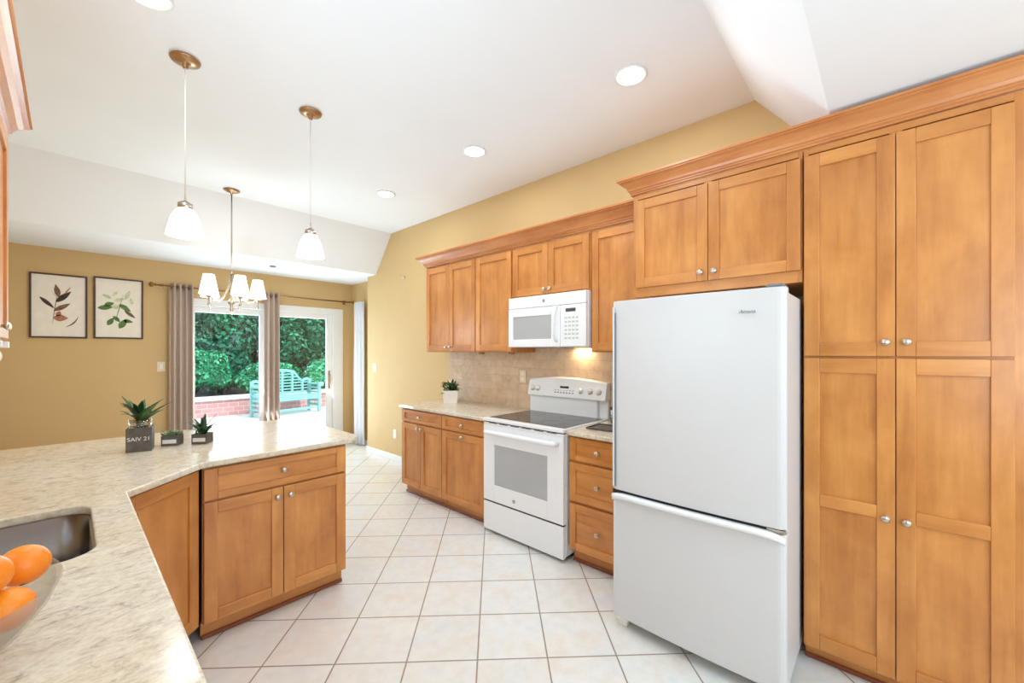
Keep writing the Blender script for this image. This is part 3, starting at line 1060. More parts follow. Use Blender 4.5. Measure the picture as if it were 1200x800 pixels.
# ------------------------------------------------------------------ microwave
mw = thing('microwave', 'white over-the-range microwave mounted beneath the short wall cabinet', 'microwave', (2.572, 2.408, 1.492), RR)
mwW, mH = 0.782, 0.420
MB().box(0, mwW, 0.03, 0.365, 0.0, mH).build('microwave_body', M['appl'], mw, bevel=0.004)
MB().box(0.002, mwW - 0.002, 0.002, 0.029, 0.325, mH - 0.001).build('vent_panel', M['appl'], mw, bevel=0.005, seg=2)
md = MB()
dx = 0.545
md.box(0.002, 0.055, 0, 0.029, 0.004, 0.322).box(dx - 0.085, dx, 0, 0.029, 0.004, 0.322).box(0.055, dx - 0.085, 0, 0.029, 0.004, 0.065).box(0.055, dx - 0.085, 0, 0.029, 0.255, 0.322)
md = md.build('door', M['appl'], mw, bevel=0.003, seg=2)
MB().box(0.055, dx - 0.085, 0.005, 0.025, 0.065, 0.255).build('door_window', M['apwin'], md)
MB().tube([(dx - 0.028, 0.0, 0.045), (dx - 0.028, -0.028, 0.06), (dx - 0.028, -0.042, 0.12), (dx - 0.028, -0.045, 0.18), (dx - 0.028, -0.042, 0.24), (dx - 0.028, -0.028, 0.30), (dx - 0.028, 0.0, 0.315)], [0.010, 0.012, 0.013, 0.013, 0.013, 0.012, 0.010], 12).build('handle', M['appl'], md)
cp = MB().box(dx + 0.003, mwW - 0.002, 0, 0.029, 0.004, 0.322).build('control_panel', M['appl'], mw, bevel=0.004, seg=2)
MB().box(dx + 0.055, dx + 0.145, -0.002, 0.002, 0.268, 0.295).build('display', M['disp'], cp)
b = MB()
for r_ in range(6):
    for c_ in range(4):
        b.box(dx + 0.045 + c_ * 0.034, dx + 0.068 + c_ * 0.034, -0.0015, 0.002, 0.06 + r_ * 0.031, 0.074 + r_ * 0.031)
b.build('keypad', plain('pale_grey_key', (196, 198, 196), 0.5), cp)
MB().box(dx + 0.03, dx + 0.12, -0.0015, 0.003, 0.345, 0.395).build('white_patch', plain('patch_white', (252, 252, 252), 0.3), mw)  # plain white patch on the vent panel
o = MB().lathe([(0.012, 0), (0.012, 0.002), (0.008, 0.003)], 22, mat=T(0.385, 0.001, 0.372) @ RX90).build('round_badge', M['gray'], mw)
text_mesh('monogram', 'GE', 0.012, M['whitepl'], o, (0.385, -0.0026, 0.372), (PI / 2, 0, 0), 0.0003)
MB().box(0.10, 0.30, 0.10, 0.30, -0.004, 0.001).box(0.48, 0.68, 0.10, 0.30, -0.004, 0.001).build('grease_filter', M['gray'], mw)
MB().box(0.46, 0.60, 0.315, 0.350, -0.004, 0.001).build('hood_light', M['hoodlens'], mw)
lamp('hood_lamp', 'AREA', (2.572 + 0.333, 2.408 - 0.53, 1.482), 1.1, (1.0, 0.80, 0.52), 0.14, 0.035, rot=(0, 0, PI / 2))

# puck lights under the wall cabinets
for i, (y, l_) in enumerate(((2.92, 'small dark puck light under the wall cabinets, the one farther from the microwave'), (2.52, 'small dark puck light under the wall cabinets, the one nearer the microwave'))):
    o = MB().lathe([(0.033, 0), (0.033, -0.016), (0.026, -0.020), (0.006, -0.020)], 22).build('puck_light', M['bronze'], loc=(2.73, y, 1.4495))
    tag(o, l_, 'light', 'puck lights under the wall cabinets')


# ------------------------------------------------------------------ recessed ceiling lights
def downlight(x, y, z, label, power=RECESSED_W):
    t = thing('recessed_light', label, 'ceiling light', (x, y, z), 0, 'recessed ceiling lights')
    MB().lathe([(0.078, -0.001), (0.092, -0.001), (0.094, -0.006), (0.086, -0.010), (0.076, -0.006)], 40, closed=True).build('trim_ring', M['trim'], t)
    MB().lathe([(0.0755, -0.0045), (0.0755, -0.001)], 36).build('lens', M['lens'], t)
    lamp('recessed_lamp', 'AREA', (x, y, z - 0.012), power, WARM, 0.14, rot=(0, 0, 0))
    return t


downlight(2.195, 1.089, ZH, 'largest round recessed ceiling light, above the refrigerator end of the kitchen')
downlight(2.186, 2.416, ZH, 'round recessed ceiling light in the middle of the right-hand row of three')
downlight(2.17, 3.729, ZH, 'smallest round recessed ceiling light, nearest the dining end')
downlight(0.236, 2.425, ZH, 'round recessed ceiling light cut by the top edge near the left pendant')
downlight(1.25, 1.22, ZH, 'round recessed ceiling light just above the middle of the top edge')
downlight(1.2, -1.2, ZN, 'added recessed ceiling light in the low ceiling behind the camera, out of view')  # unseen lamp, added to brighten the near end


# ------------------------------------------------------------------ pendants
def pendant(x, y, label):
    t = thing('pendant_light', label, 'pendant light', (x, y, ZH), 0, 'glass pendant lights over the peninsula')
    MB().lathe([(0.002, -0.001), (0.064, -0.001), (0.069, -0.005), (0.066, -0.013), (0.03, -0.022), (0.016, -0.026), (0.012, -0.050), (0.004, -0.052)], 36).build('canopy', M['bronze'], t)
    MB().tube([(0, 0, -0.05), (0, 0, -0.77)], 0.0028, 8).build('cord', M['cord'], t)
    MB().tube([(0, 0, -0.76), (0, 0, -0.80)], [0.003, 0.007], 10).lathe([(0.007, -0.795), (0.020, -0.800), (0.022, -0.806), (0.033, -0.809), (0.034, -0.842), (0.030, -0.845)], 24).build('fitter', M['nickel'], t).location.z = 0.02
    sh = MB().lathe([(0.034, -0.838), (0.040, -0.845), (0.055, -0.868), (0.067, -0.900), (0.076, -0.940), (0.086, -0.985), (0.083, -0.985), (0.073, -0.940), (0.064, -0.902), (0.052, -0.872), (0.037, -0.849), (0.031, -0.842)], 32, closed=True)
    sh.build('shade', M['shade'], t).location.z = 0.02
    MB().lathe([(0.012, -0.845), (0.012, -0.875), (0.028, -0.905), (0.026, -0.935), (0.010, -0.95)], 16).build('bulb', M['lens'], t).location.z = 0.02
    lamp('pendant_lamp', 'POINT', (x, y, ZH - 0.99), 4, WARM, 0.05)
    return t


pendant(0.431, 2.816, 'left glass pendant light over the peninsula, nearer the pictures')
pendant(1.090, 2.823, 'right glass pendant light over the peninsula, near the end of the counter')

# ------------------------------------------------------------------ chandelier
cx, cy = 1.09, 4.76
ch = thing('chandelier', 'five-arm nickel chandelier with lit white shades hanging before the patio door', 'chandelier', (cx, cy, ZH))
MB().lathe([(0.002, -0.001), (0.066, -0.001), (0.070, -0.008), (0.050, -0.020), (0.012, -0.030), (0.008, -0.045)], 30).build('canopy', M['bronze'], ch)
MB().tube([(0, 0, -0.04), (0, 0, -0.80)], 0.0065, 10).build('rod', M['nickel'], ch)
MB().lathe([(0.007, -0.79), (0.018, -0.80), (0.012, -0.815), (0.009, -0.90), (0.009, -1.06), (0.018, -1.075), (0.030, -1.095), (0.030, -1.12), (0.014, -1.135), (0.012, -1.16), (0.018, -1.175), (0.004, -1.225)], 20).build('column', M['nickel'], ch)
Fv = Vector((cx, cy, 0)).normalized()
Rv = Vector((Fv.y, -Fv.x, 0))
for k in range(5):
    th = math.radians(-72 + 72 * k)
    d = Rv * math.cos(th) + Fv * math.sin(th)
    def q(r, z):
        return (d.x * r, d.y * r, z)
    arm = MB().tube([q(0.010, -0.83), q(0.018, -0.90), q(0.04, -0.98), q(0.08, -1.06), q(0.13, -1.10), q(0.18, -1.095), q(0.213, -1.07)], 0.0065, 8)
    arm.lathe([(0.004, -1.17), (0.010, -1.15), (0.006, -1.12), (0.008, -1.09), (0.026, -1.075), (0.026, -1.065), (0.010, -1.060), (0.010, -1.03)], 16, mat=T(d.x * 0.218, d.y * 0.218, 0))
    arm = arm.build('arm', M['nickel'], ch)
    MB().lathe([(0.044, -0.870), (0.078, -1.055), (0.075, -1.055), (0.041, -0.870)], 28, closed=True, mat=T(d.x * 0.218, d.y * 0.218, 0)).build('lamp_shade', M['fabshade'], arm)
    MB().lathe([(0.010, -1.03), (0.016, -1.0), (0.012, -0.97), (0.003, -0.95)], 14, mat=T(d.x * 0.218, d.y * 0.218, 0)).build('bulb', M['lens'], arm)
lamp('chandelier_lamp', 'POINT', (cx, cy, ZH - 1.32), 15, WARM, 0.12)

# small detectors
o = MB().lathe([(0.035, 0), (0.035, -0.010), (0.020, -0.016), (0.004, -0.017)], 24).build('ceiling_sensor', M['gray'], loc=(1.76, 5.75, ZL - 0.0005))
tag(o, 'small grey round sensor on the low dining ceiling', 'sensor')


# ------------------------------------------------------------------ curtains
def curtain(name, p0, p1, zt, zb, waves, amp, mat, label, phase=0.0):
    p0, p1 = Vector(p0), Vector(p1)
    d = (p1 - p0)
    nn = Vector((-d.y, d.x)).normalized()
    t = thing(name, label, 'curtain', (p0.x, p0.y, 0), 0)
    NU, NZ = waves * 16, 10
    vs, fs = [], []
    for j in range(NZ + 1):
        w = j / NZ
        z = zt + (zb - zt) * w
        for i in range(NU + 1):
            u = i / NU
            a = amp * (0.8 + 0.3 * w)
            off = a * math.sin(2 * PI * waves * u + phase) + 0.004 * math.sin(9 * w + 11 * u)
            p = d * (0.5 + (u - 0.5) * (0.97 + 0.05 * w)) + nn * off
            vs.append((p.x, p.y, z))
    for j in range(NZ):
        for i in range(NU):
            a = j * (NU + 1) + i
            fs.append((a, a + 1, a + NU + 2, a + NU + 1))
    o = MB().add(vs, fs, 0, True).build('drape', mat, t)
    sm = o.modifiers.new('thickness', 'SOLIDIFY')
    sm.thickness = 0.004
    return t, d, nn


def grommets(t, d, nn, waves, z):
    for i in range(waves * 2):
        u = (i + 0.5) / (waves * 2)
        p = d * u
        MB().lathe([(0.020, -0.003), (0.028, -0.003), (0.028, 0.003), (0.020, 0.003)], 20, closed=True, mat=T(p.x, p.y, z) @ Matrix.Rotation(math.atan2(d.y, d.x), 4, 'Z') @ Matrix.Rotation(PI / 2, 4, 'Y')).build('grommet', M['bronze'], t)


YC = 6.34
ZR = 2.245
for (a, c, wv, l_) in ((0.82, 1.055, 4, 'taupe curtain panel gathered at the left side of the patio door'), (1.835, 2.03, 3, 'taupe curtain panel hanging at the middle of the patio door')):
    t, d, nn = curtain('curtain', (a, YC), (c, YC), 2.285, 0.02, wv, 0.036, M['curt'], l_)
    grommets(t, d, nn, wv, ZR)
t, d, nn = curtain('curtain', (3.025, 6.14), (3.088, 5.93), 2.23, 0.02, 3, 0.018, M['curtw'], 'white curtain panel in the corner right of the patio door')
rod = thing('curtain_rod', 'bronze curtain rod with ball finials above the patio door', 'curtain rod', (0.70, YC, ZR))
L = 2.36
MB().tube([(0, 0, 0), (L, 0, 0)], 0.010, 12).build('rod', M['bronze'], rod)
for x, s in ((0, -1), (L, 1)):
    MB().lathe([(0.010, 0), (0.016, 0.004), (0.016, 0.012), (0.009, 0.018), (0.024, 0.030), (0.030, 0.045), (0.024, 0.060), (0.006, 0.068)], 18, mat=T(x, 0, 0) @ Matrix.Rotation(s * PI / 2, 4, 'Y')).build('finial', M['brass'], rod)
for x in (0.06, 1.12, 2.30):
    MB().box(x - 0.008, x + 0.008, 0.009, YB - YC - 0.006, -0.006, 0.006).box(x - 0.02, x + 0.02, YB - YC - 0.007, YB - YC - 0.001, -0.035, 0.035).build('bracket', M['bronze'], rod)


# ------------------------------------------------------------------ pictures
def leaf_shape(cx, cz, L, wd, ang, n=8, bend=0.0):
    pts = []
    for s in (1, -1):
        rng = range(n + 1) if s == 1 else range(n - 1, 0, -1)
        for i in rng:
            u = i / n
            x = (u - 0.5) * L
            y = s * wd * 0.5 * math.sin(PI * u ** 0.85) + bend * math.sin(PI * u) * L
            pts.append((x, y))
    ca, sa = math.cos(ang), math.sin(ang)
    return [(cx + x * ca - y * sa, cz + x * sa + y * ca) for x, y in pts]


def picture(x0, x1, z0, z1, label, motif):
    t = thing('framed_picture', label, 'picture', ((x0 + x1) / 2, YB - 0.001, (z0 + z1) / 2), 0, 'framed botanical prints on the back wall')
    hw, hh = (x1 - x0) / 2, (z1 - z0) / 2
    f = 0.016
    MB().box(-hw, -hw + f, -0.022, 0, -hh, hh).box(hw - f, hw, -0.022, 0, -hh, hh).box(-hw + f, hw - f, -0.022, 0, -hh, -hh + f).box(-hw + f, hw - f, -0.022, 0, hh - f, hh).build('frame', M['framew'], t, bevel=0.002)
    pr = MB().box(-hw + f, hw - f, -0.010, -0.002, -hh + f, hh - f).build('print', M['paper'], t)
    ms = [M['inkb'], M['inkd'], M['inkr'], M['inkg'], M['inky']]
    b = MB()
    for (cx_, cz_, L_, w_, a_, mi, *bd) in motif:
        pts = leaf_shape(cx_, cz_, L_, w_, math.radians(a_), bend=bd[0] if bd else 0)
        b.add([(x, -0.0108, z) for x, z in pts] + [(x, -0.0101, z) for x, z in pts], [tuple(range(len(pts)))] + [(i, (i + 1) % len(pts), len(pts) + (i + 1) % len(pts), len(pts) + i) for i in range(len(pts))], mi)
    b.build('leaf_drawing', ms, pr)


m1 = [(-0.085, 0.03, 0.16, 0.035, -48, 1), (-0.015, 0.16, 0.14, 0.045, 100, 0), (0.03, 0.10, 0.17, 0.05, 48, 1), (0.02, -0.01, 0.15, 0.045, 36, 0), (0.06, 0.17, 0.10, 0.012, 60, 2), (0.01, -0.125, 0.11, 0.07, 0, 2), (-0.005, -0.08, 0.06, 0.04, 70, 2),
      (-0.03, -0.02, 0.36, 0.006, 84, 0), (0.09, -0.16, 0.16, 0.014, 52, 0, -0.12), (-0.035, 0.12, 0.10, 0.01, 120, 4)]
m2 = [(-0.11, 0.005, 0.13, 0.055, 8, 3), (-0.08, 0.045, 0.09, 0.05, 20, 3), (0.05, 0.01, 0.13, 0.05, -40, 3), (0.09, -0.06, 0.13, 0.035, -42, 0), (-0.07, -0.15, 0.10, 0.05, 60, 3), (0.03, -0.17, 0.13, 0.06, 62, 3), (0.075, -0.14, 0.09, 0.04, -12, 3), (-0.02, -0.12, 0.09, 0.04, -50, 3),
      (0.0, 0.10, 0.10, 0.04, 20, 4), (-0.10, 0.13, 0.09, 0.035, 150, 4), (0.07, 0.16, 0.12, 0.04, 70, 4), (0.10, 0.09, 0.08, 0.035, 100, 4), (-0.03, 0.17, 0.08, 0.03, 60, 4), (0.0, 0.0, 0.34, 0.006, 78, 3), (-0.02, 0.02, 0.08, 0.05, 10, 4)]
picture(-0.272, 0.141, 1.600, 2.273, 'framed print of brown and rust leaves, the left picture on the back wall', m1)
picture(0.187, 0.594, 1.603, 2.287, 'framed print of green leaves and pale blossom, right beside the brown leaf picture', m2)


# ------------------------------------------------------------------ switch plates and outlets
def plate(name, label, loc, rotz, cat, w=0.075, h=0.118, mat='almond', kind='switch'):
    t = thing(name, label, cat, loc, rotz)
    MB().box(-w / 2, w / 2, -0.006, -0.0005, -h / 2, h / 2).build('cover_plate', M[mat], t, bevel=0.003, seg=2)
    if kind == 'switch':
        MB().box(-0.016, 0.016, -0.010, -0.006, -0.032, 0.032).build('rocker', M['whitepl'], t, bevel=0.002)
    else:
        for z in (-0.028, 0.022):
            MB().box(-0.015, 0.015, -0.0085, -0.006, z - 0.012, z + 0.018).build('receptacle', M['whitepl'], t, bevel=0.003)
    return t


plate('light_switch', 'almond light switch on the back wall beside the left curtain', (0.755, YB, 1.275), 0, 'light switch')
plate('light_switch', 'white light switch on the right wall near the dining corner', (XW, 5.36, 1.23), RR, 'light switch', mat='whitepl')
plate('wall_outlet', 'white outlet low on the right wall left of the base cabinets', (XW, 4.83, 0.36), RR, 'outlet', mat='whitepl', kind='outlet')
plate('wall_outlet', 'cream outlet plate in the tile backsplash left of the range', (XW - 0.0105, 2.56, 1.22), RR, 'outlet', kind='outlet')
o = MB().lathe([(0.02, 0), (0.02, 0.012), (0.010, 0.016)], 20, mat=T(0, 0, 0) @ Matrix.Rotation(-PI / 2, 4, 'Y')).build('wall_sensor', M['almond'], loc=(XW - 0.0005, 4.62, 2.42))
tag(o, 'tiny round sensor high on the right wall left of the cabinets', 'sensor')


# ------------------------------------------------------------------ plants
def leaf_blade(b, base, dirv, L, wd, droop, mi=0, n=6, fold=0.15):
    """a curved tapering blade with a mid fold"""
    base = Vector(base)
    dirv = Vector(dirv).normalized()
    side = dirv.cross(Vector((0, 0, 1)))
    if side.length < 0.05:
        side = Vector((1, 0, 0))
    side.normalize()
    vs, fs = [], []
    for i in range(n + 1):
        u = i / n
        p = base + dirv * L * u + Vector((0, 0, -droop * L * u * u))
        w = wd * 0.5 * max(0.04, math.sin(PI * (0.08 + 0.92 * u) ** 0.8))
        up = Vector((0, 0, 1)) * w * fold
        vs += [tuple(p - side * w + up), tuple(p), tuple(p + side * w + up)]
    for i in range(n):
        a = i * 3
        fs += [(a, a + 1, a + 4, a + 3), (a + 1, a + 2, a + 5, a + 4)]
    b.add(vs, fs, mi, True)


def leaves_object(name, mats, parent, seeds):
    b = MB()
    for sd in seeds:
        leaf_blade(b, *sd)
    o = b.build(name, mats, parent)
    sm = o.modifiers.new('thickness', 'SOLIDIFY')
    sm.thickness = 0.0012
    return o


# tall broad-leaf plant in a slate cube with a glass sleeve
CA = -math.radians(47.4)      # labels face the room
px_, py_ = 0.268, 3.02
pl = thing('potted_plant', 'tall broad-leaved plant in a dark lettered square planter, the left and largest of three', 'potted plant', (px_, py_, 0.9155), math.radians(-12))
hb = 0.053
MB().box(-hb, hb, -hb, -hb + 0.008, 0, 0.128).box(-hb, hb, hb - 0.008, hb, 0, 0.128).box(-hb, -hb + 0.008, -hb + 0.008, hb - 0.008, 0, 0.128).box(hb - 0.008, hb, -hb + 0.008, hb - 0.008, 0, 0.128).box(-hb + 0.008, hb - 0.008, -hb + 0.008, hb - 0.008, 0, 0.01).build('planter', M['slate'], pl, bevel=0.002)
text_mesh('lettering', 'SAIV 21', 0.029, M['chalk'], pl, (0, -hb - 0.0006, 0.068), (PI / 2, 0, 0), 0.0006)
MB().box(-hb + 0.008, hb - 0.008, -hb + 0.008, hb - 0.008, 0.010, 0.115).build('soil', M['soil'], pl)
MB().lathe([(0.044, 0.116), (0.050, 0.172), (0.047, 0.172), (0.041, 0.116)], 28, closed=True).build('glass_sleeve', M['vase'], pl)
rnd = random.Random(3)
seeds = []
for i in range(24):
    a = rnd.uniform(0, 2 * PI)
    r0 = rnd.uniform(0, 0.02)
    el = rnd.uniform(0.7, 2.4)
    seeds.append(((r0 * math.cos(a), r0 * math.sin(a), rnd.uniform(0.15, 0.19)), (math.cos(a), math.sin(a), el), rnd.uniform(0.10, 0.17), rnd.uniform(0.024, 0.036), rnd.uniform(0.1, 0.5), rnd.choice((0, 0, 1))))
for i in range(8):
    a = rnd.uniform(0, 2 * PI)
    seeds.append(((0.01 * math.cos(a), 0.01 * math.sin(a), 0.112), (0.15 * math.cos(a), 0.15 * math.sin(a), 1), 0.10, 0.014, 0.0, 1))
seeds += [((0.01, 0, 0.17), (0.72, -0.5, 0.62), 0.20, 0.034, 0.1, 0), ((0.0, 0, 0.19), (0.72, -0.55, 0.75), 0.17, 0.032, 0.1, 0), ((0, 0, 0.16), (-0.7, 0.5, 1.3), 0.17, 0.026, 0.1, 1)]
leaves_object('foliage', [M['leaf'], M['leafd']], pl, seeds)


def small_box_plant(x, y, label, rot, kind, w=0.041, h=0.058):
    pl = thing('potted_plant', label, 'potted plant', (x, y, 0.9155), rot)
    MB().box(-w, w, -0.035, -0.029, 0, h).box(-w, w, 0.029, 0.035, 0, h).box(-w, -w + 0.006, -0.029, 0.029, 0, h).box(w - 0.006, w, -0.029, 0.029, 0, h).box(-w + 0.006, w - 0.006, -0.029, 0.029, 0, 0.006).build('planter', M['slate'], pl, bevel=0.0015)
    MB().box(-w * 0.8, w * 0.8, -0.0362, -0.0352, 0.014, 0.036).build('chalk_label', M['chalk'], pl)
    MB().box(-w + 0.006, w - 0.006, -0.029, 0.029, 0.006, h - 0.006).build('soil', M['soil'], pl)
    rnd = random.Random(int(x * 1000))
    s = []
    if kind == 'spiky':
        for i in range(34):
            a = rnd.uniform(0, 2 * PI)
            s.append(((rnd.uniform(-0.012, 0.012), rnd.uniform(-0.01, 0.01), h - 0.008), (math.cos(a), math.sin(a), rnd.uniform(0.6, 2.8)), rnd.uniform(0.11, 0.20), rnd.uniform(0.016, 0.024), rnd.uniform(0.1, 0.8), rnd.choice((0, 1, 1))))
        leaves_object('foliage', [M['leaf'], M['leafd']], pl, s)
    else:
        for i in range(30):
            a = rnd.uniform(0, 2 * PI)
            s.append(((rnd.uniform(-0.035, 0.035), rnd.uniform(-0.018, 0.018), h - 0.008), (math.cos(a), math.sin(a), rnd.uniform(0.8, 2.2)), rnd.uniform(0.035, 0.06), rnd.uniform(0.012, 0.018), 0.2, 0))
        leaves_object('foliage', [M['leafp']], pl, s)
    return pl


small_box_plant(0.409, 3.055, 'short pale green succulent in a low dark box, between the two darker plants', math.radians(-30), 'low')
small_box_plant(0.538, 2.985, 'spiky dark green plant in a low dark box, right of the pale succulent', math.radians(-38), 'spiky')

# white pot on the right counter
pl = thing('potted_plant', 'bushy green plant in a white tapered pot on the counter beside the backsplash', 'potted plant', (2.74, 3.40, 0.9155), math.radians(-40))
b = MB()
vs = []
for z, hw in ((0, 0.070), (0.135, 0.083), (0.135, 0.076), (0.112, 0.073)):
    vs += [(x, y, z) for x, y in rrect(-hw, hw, -hw, hw, 0.012, 3)]
n = 16
fs = [tuple(range(n))]
for j in range(3):
    fs += [(j * n + i, j * n + (i + 1) % n, (j + 1) * n + (i + 1) % n, (j + 1) * n + i) for i in range(n)]
b.add(vs, fs)
b.build('pot', M['potw'], pl, smooth=False)
MB().box(-0.071, 0.071, -0.071, 0.071, 0.095, 0.113).build('soil', M['soil'], pl)
rnd = random.Random(9)
s = []
for i in range(110):
    a = rnd.uniform(0, 2 * PI)
    hgt = rnd.uniform(0.115, 0.20)
    r0 = rnd.uniform(0, 0.07)
    s.append(((r0 * math.cos(a), r0 * math.sin(a), hgt), (math.cos(a), math.sin(a), rnd.uniform(-0.1, 2.0)), rnd.uniform(0.045, 0.085), rnd.uniform(0.022, 0.034), rnd.uniform(0, 0.5), rnd.choice((0, 0, 1, 2))))
leaves_object('foliage', [M['leaf'], M['leafd'], M['leafp']], pl, s)
b = MB()
for i in range(9):
    a = i * 0.7
    b.tube([(0.01 * math.cos(a), 0.01 * math.sin(a), 0.112), (0.045 * math.cos(a), 0.045 * math.sin(a), 0.20)], 0.0025, 6)
b.build('stem', M['leafd'], pl)

# bits on the counter right of the range
tr = thing('dark_tray', 'flat dark grey tray lying on the short counter beside the refrigerator', 'tray', (2.56, 1.41, 0.9155), math.radians(4))
MB().box(-0.10, 0.10, -0.15, 0.15, 0, 0.006).box(-0.10, -0.092, -0.15, 0.15, 0.006, 0.014).box(0.092, 0.10, -0.15, 0.15, 0.006, 0.014).box(-0.092, 0.092, -0.15, -0.142, 0.006, 0.014).box(-0.092, 0.092, 0.142, 0.15, 0.006, 0.014).build('tray_body', M['slate'], tr, bevel=0.002)
cn = thing('metal_canister', 'small patterned metal canister standing in the corner beside the range', 'canister', (2.80, 1.50, 0.9155))
MB().lathe([(0.045, 0), (0.047, 0.004), (0.047, 0.10), (0.045, 0.104)], 26).build('can', M['steel'], cn)
MB().lathe([(0.049, 0.103), (0.049, 0.120), (0.020, 0.126), (0.008, 0.130), (0.010, 0.142), (0.004, 0.146)], 26).build('lid', M['dark'], cn)

# ------------------------------------------------------------------ fruit bowl
BX, BY = -0.210, 1.170
bw = MB().lathe([(0.002, 0.004), (0.07, 0.004), (0.115, 0.016), (0.155, 0.044), (0.183, 0.080), (0.200, 0.120), (0.203, 0.1215), (0.204, 0.119), (0.187, 0.078), (0.159, 0.041), (0.118, 0.011), (0.07, 0.0), (0.002, 0.0)], 56)
o = bw.build('glass_bowl', M['bowl'], loc=(BX, BY, 0.9158))
tag(o, 'clear glass bowl of oranges on the near counter, cut off by the left edge', 'bowl')
R = 0.037
og = [(-0.0585, 1.216, 1.047, 'orange at the back of the bowl, nearest the sink'), (-0.101, 1.134, 1.070, 'orange at the left side of the bowl, cut by the picture edge'),
      (-0.074, 1.139, 1.001, 'orange low against the near side of the bowl, seen through the glass rim'), (-0.140, 1.105, 0.968, 'lowest visible orange, near the bottom left corner'),
      (-0.200, 1.180, 0.962, 'orange deep in the bowl beneath the others')]
og_proto = None
for i, (dx_, dy_, z, l_) in enumerate(og):
    if og_proto is None:
        b = MB()
        prof = [(0.0015, -R * 0.97)] + [(R * math.sin(a), -R * math.cos(a) * 0.97) for a in [PI * k / 16 for k in range(1, 16)]] + [(0.002, R * 0.93)]
        og_proto = b.lathe(prof, 28).build('orange', M['orange'])
        MB().lathe([(0.004, R * 0.925), (0.005, R * 0.95), (0.002, R * 0.97)], 8).build('stem_end', M['leafd'], og_proto)
        o = og_proto
    else:
        o = copy_tree(og_proto)
    o.location = (dx_, dy_, z)
    o.rotation_euler = (PI - 0.5 + 0.2 * i, 0.15 * i, i)
    tag(o, l_, 'orange', 'oranges in the glass bowl')

# ------------------------------------------------------------------ outdoors
struct(MB().box(-4, 12, YB + 0.14, 11.19, -0.12, -0.02).build('floor_patio', M['patio']))
struct(MB().box(-4, 12, 11.42, 22, -0.12, 0.30).build('floor_garden_bed', M['mulch']))
gw = thing('garden_wall', 'low pink brick garden wall with a white stone cap behind the bench', 'garden wall', (4, 11.30, -0.02))
bk = MB().box(-8, 8, -0.11, 0.11, 0, 0.37).build('brickwork', M['brickw'], gw)
bk.rotation_euler = (0, 0, 0)
MB().box(-8, 8, -0.16, 0.15, 0.371, 0.45).build('wall_cap', M['cap'], gw, bevel=0.008, seg=2)

# Lutyens style bench
bn = thing('garden_bench', 'aqua painted garden bench with a curved slatted back on the patio', 'bench', (3.55, 10.27, -0.018), math.radians(10))
hw = 0.71
MB().box(-hw + 0.03, hw - 0.03, -0.03, 0.055, 0.405, 0.435).box(-hw + 0.03, hw - 0.03, 0.065, 0.15, 0.405, 0.435).box(-hw + 0.03, hw - 0.03, 0.16, 0.245, 0.405, 0.435).box(-hw + 0.03, hw - 0.03, 0.255, 0.34, 0.405, 0.435).box(-hw + 0.03, hw - 0.03, 0.35, 0.43, 0.405, 0.435).box(-hw + 0.05, hw - 0.05, -0.03, 0.0, 0.33, 0.404).build('seat', M['teal'], bn, bevel=0.004)
MB().box(-hw + 0.06, hw - 0.06, 0.0, 0.04, 0.09, 0.14).build('stretcher', M['teal'], bn, bevel=0.004)
for x in (-hw, hw - 0.065):
    MB().box(x, x + 0.065, -0.035, 0.03, 0.001, 0.66).build('leg', M['teal'], bn, bevel=0.005)
    MB().box(x, x + 0.065, 0.40, 0.465, 0.001, 0.80).build('leg', M['teal'], bn, bevel=0.005)
for s in (-1, 1):
    ar = MB()
    xa, xb = (-hw - 0.03, -hw + 0.09) if s < 0 else (hw - 0.09, hw + 0.03)
    ar.box(xa, xb, -0.05, 0.40, 0.66, 0.70)
    ar.lathe([(0.055, xa), (0.055, xb)], 20, mat=T(0, -0.05, 0.675) @ Matrix.Rotation(PI / 2, 4, 'Y'))
    for k_ in range(5):
        z = 0.14 + k_ * 0.105
        if abs(z - 0.42) > 0.03:
            ar.box((xa + xb) / 2 - 0.015, (xa + xb) / 2 + 0.015, 0.03, 0.40, z, z + 0.05)
    ar.build('arm', M['teal'], bn, bevel=0.004)


def ztop(u):
    a = abs(u)
    if a < 0.34:
        return 1.06 - 0.04 * (a / 0.34) ** 2
    if a < 0.72:
        k_ = (a - 0.34) / 0.38
        return 1.02 - 0.24 * (3 * k_ * k_ - 2 * k_ ** 3)
    return 0.78 + 0.05 * math.sin(PI * (a - 0.72) / 0.28)


vs, fs = [], []
NN = 40
for i in range(NN + 1):
    u = -1 + 2 * i / NN
    z = ztop(u)
    x = u * (hw - 0.01)
    vs += [(x, 0.41, z - 0.065), (x, 0.41, z), (x, 0.46, z), (x, 0.46, z - 0.065)]
for i in range(NN):
    for j in range(4):
        fs.append((i * 4 + j, (i + 1) * 4 + j, (i + 1) * 4 + (j + 1) % 4, i * 4 + (j + 1) % 4))
fs += [(0, 1, 2, 3), (NN * 4, NN * 4 + 1, NN * 4 + 2, NN * 4 + 3)]
MB().add(vs, fs).build('top_rail', M['teal'], bn)
MB().box(-hw + 0.06, hw - 0.06, 0.415, 0.455, 0.46, 0.51).build('bottom_rail', M['teal'], bn, bevel=0.003)
for u in (-0.70, -0.34, 0.0, 0.34, 0.70):
    MB().box(u * hw - 0.024, u * hw + 0.024, 0.415, 0.456, 0.51, ztop(u) - 0.06).build('back_post', M['teal'], bn)
for k_ in range(6):
    z = 0.555 + k_ * 0.072
    # slats run only as far as the curved rail allows
    um = max([u / 100 for u in range(0, 94) if ztop(u / 100) - 0.065 > z + 0.02] or [0.1])
    MB().box(-um * hw, um * hw, 0.425, 0.445, z, z + 0.028).build('back_slat', M['teal'], bn)


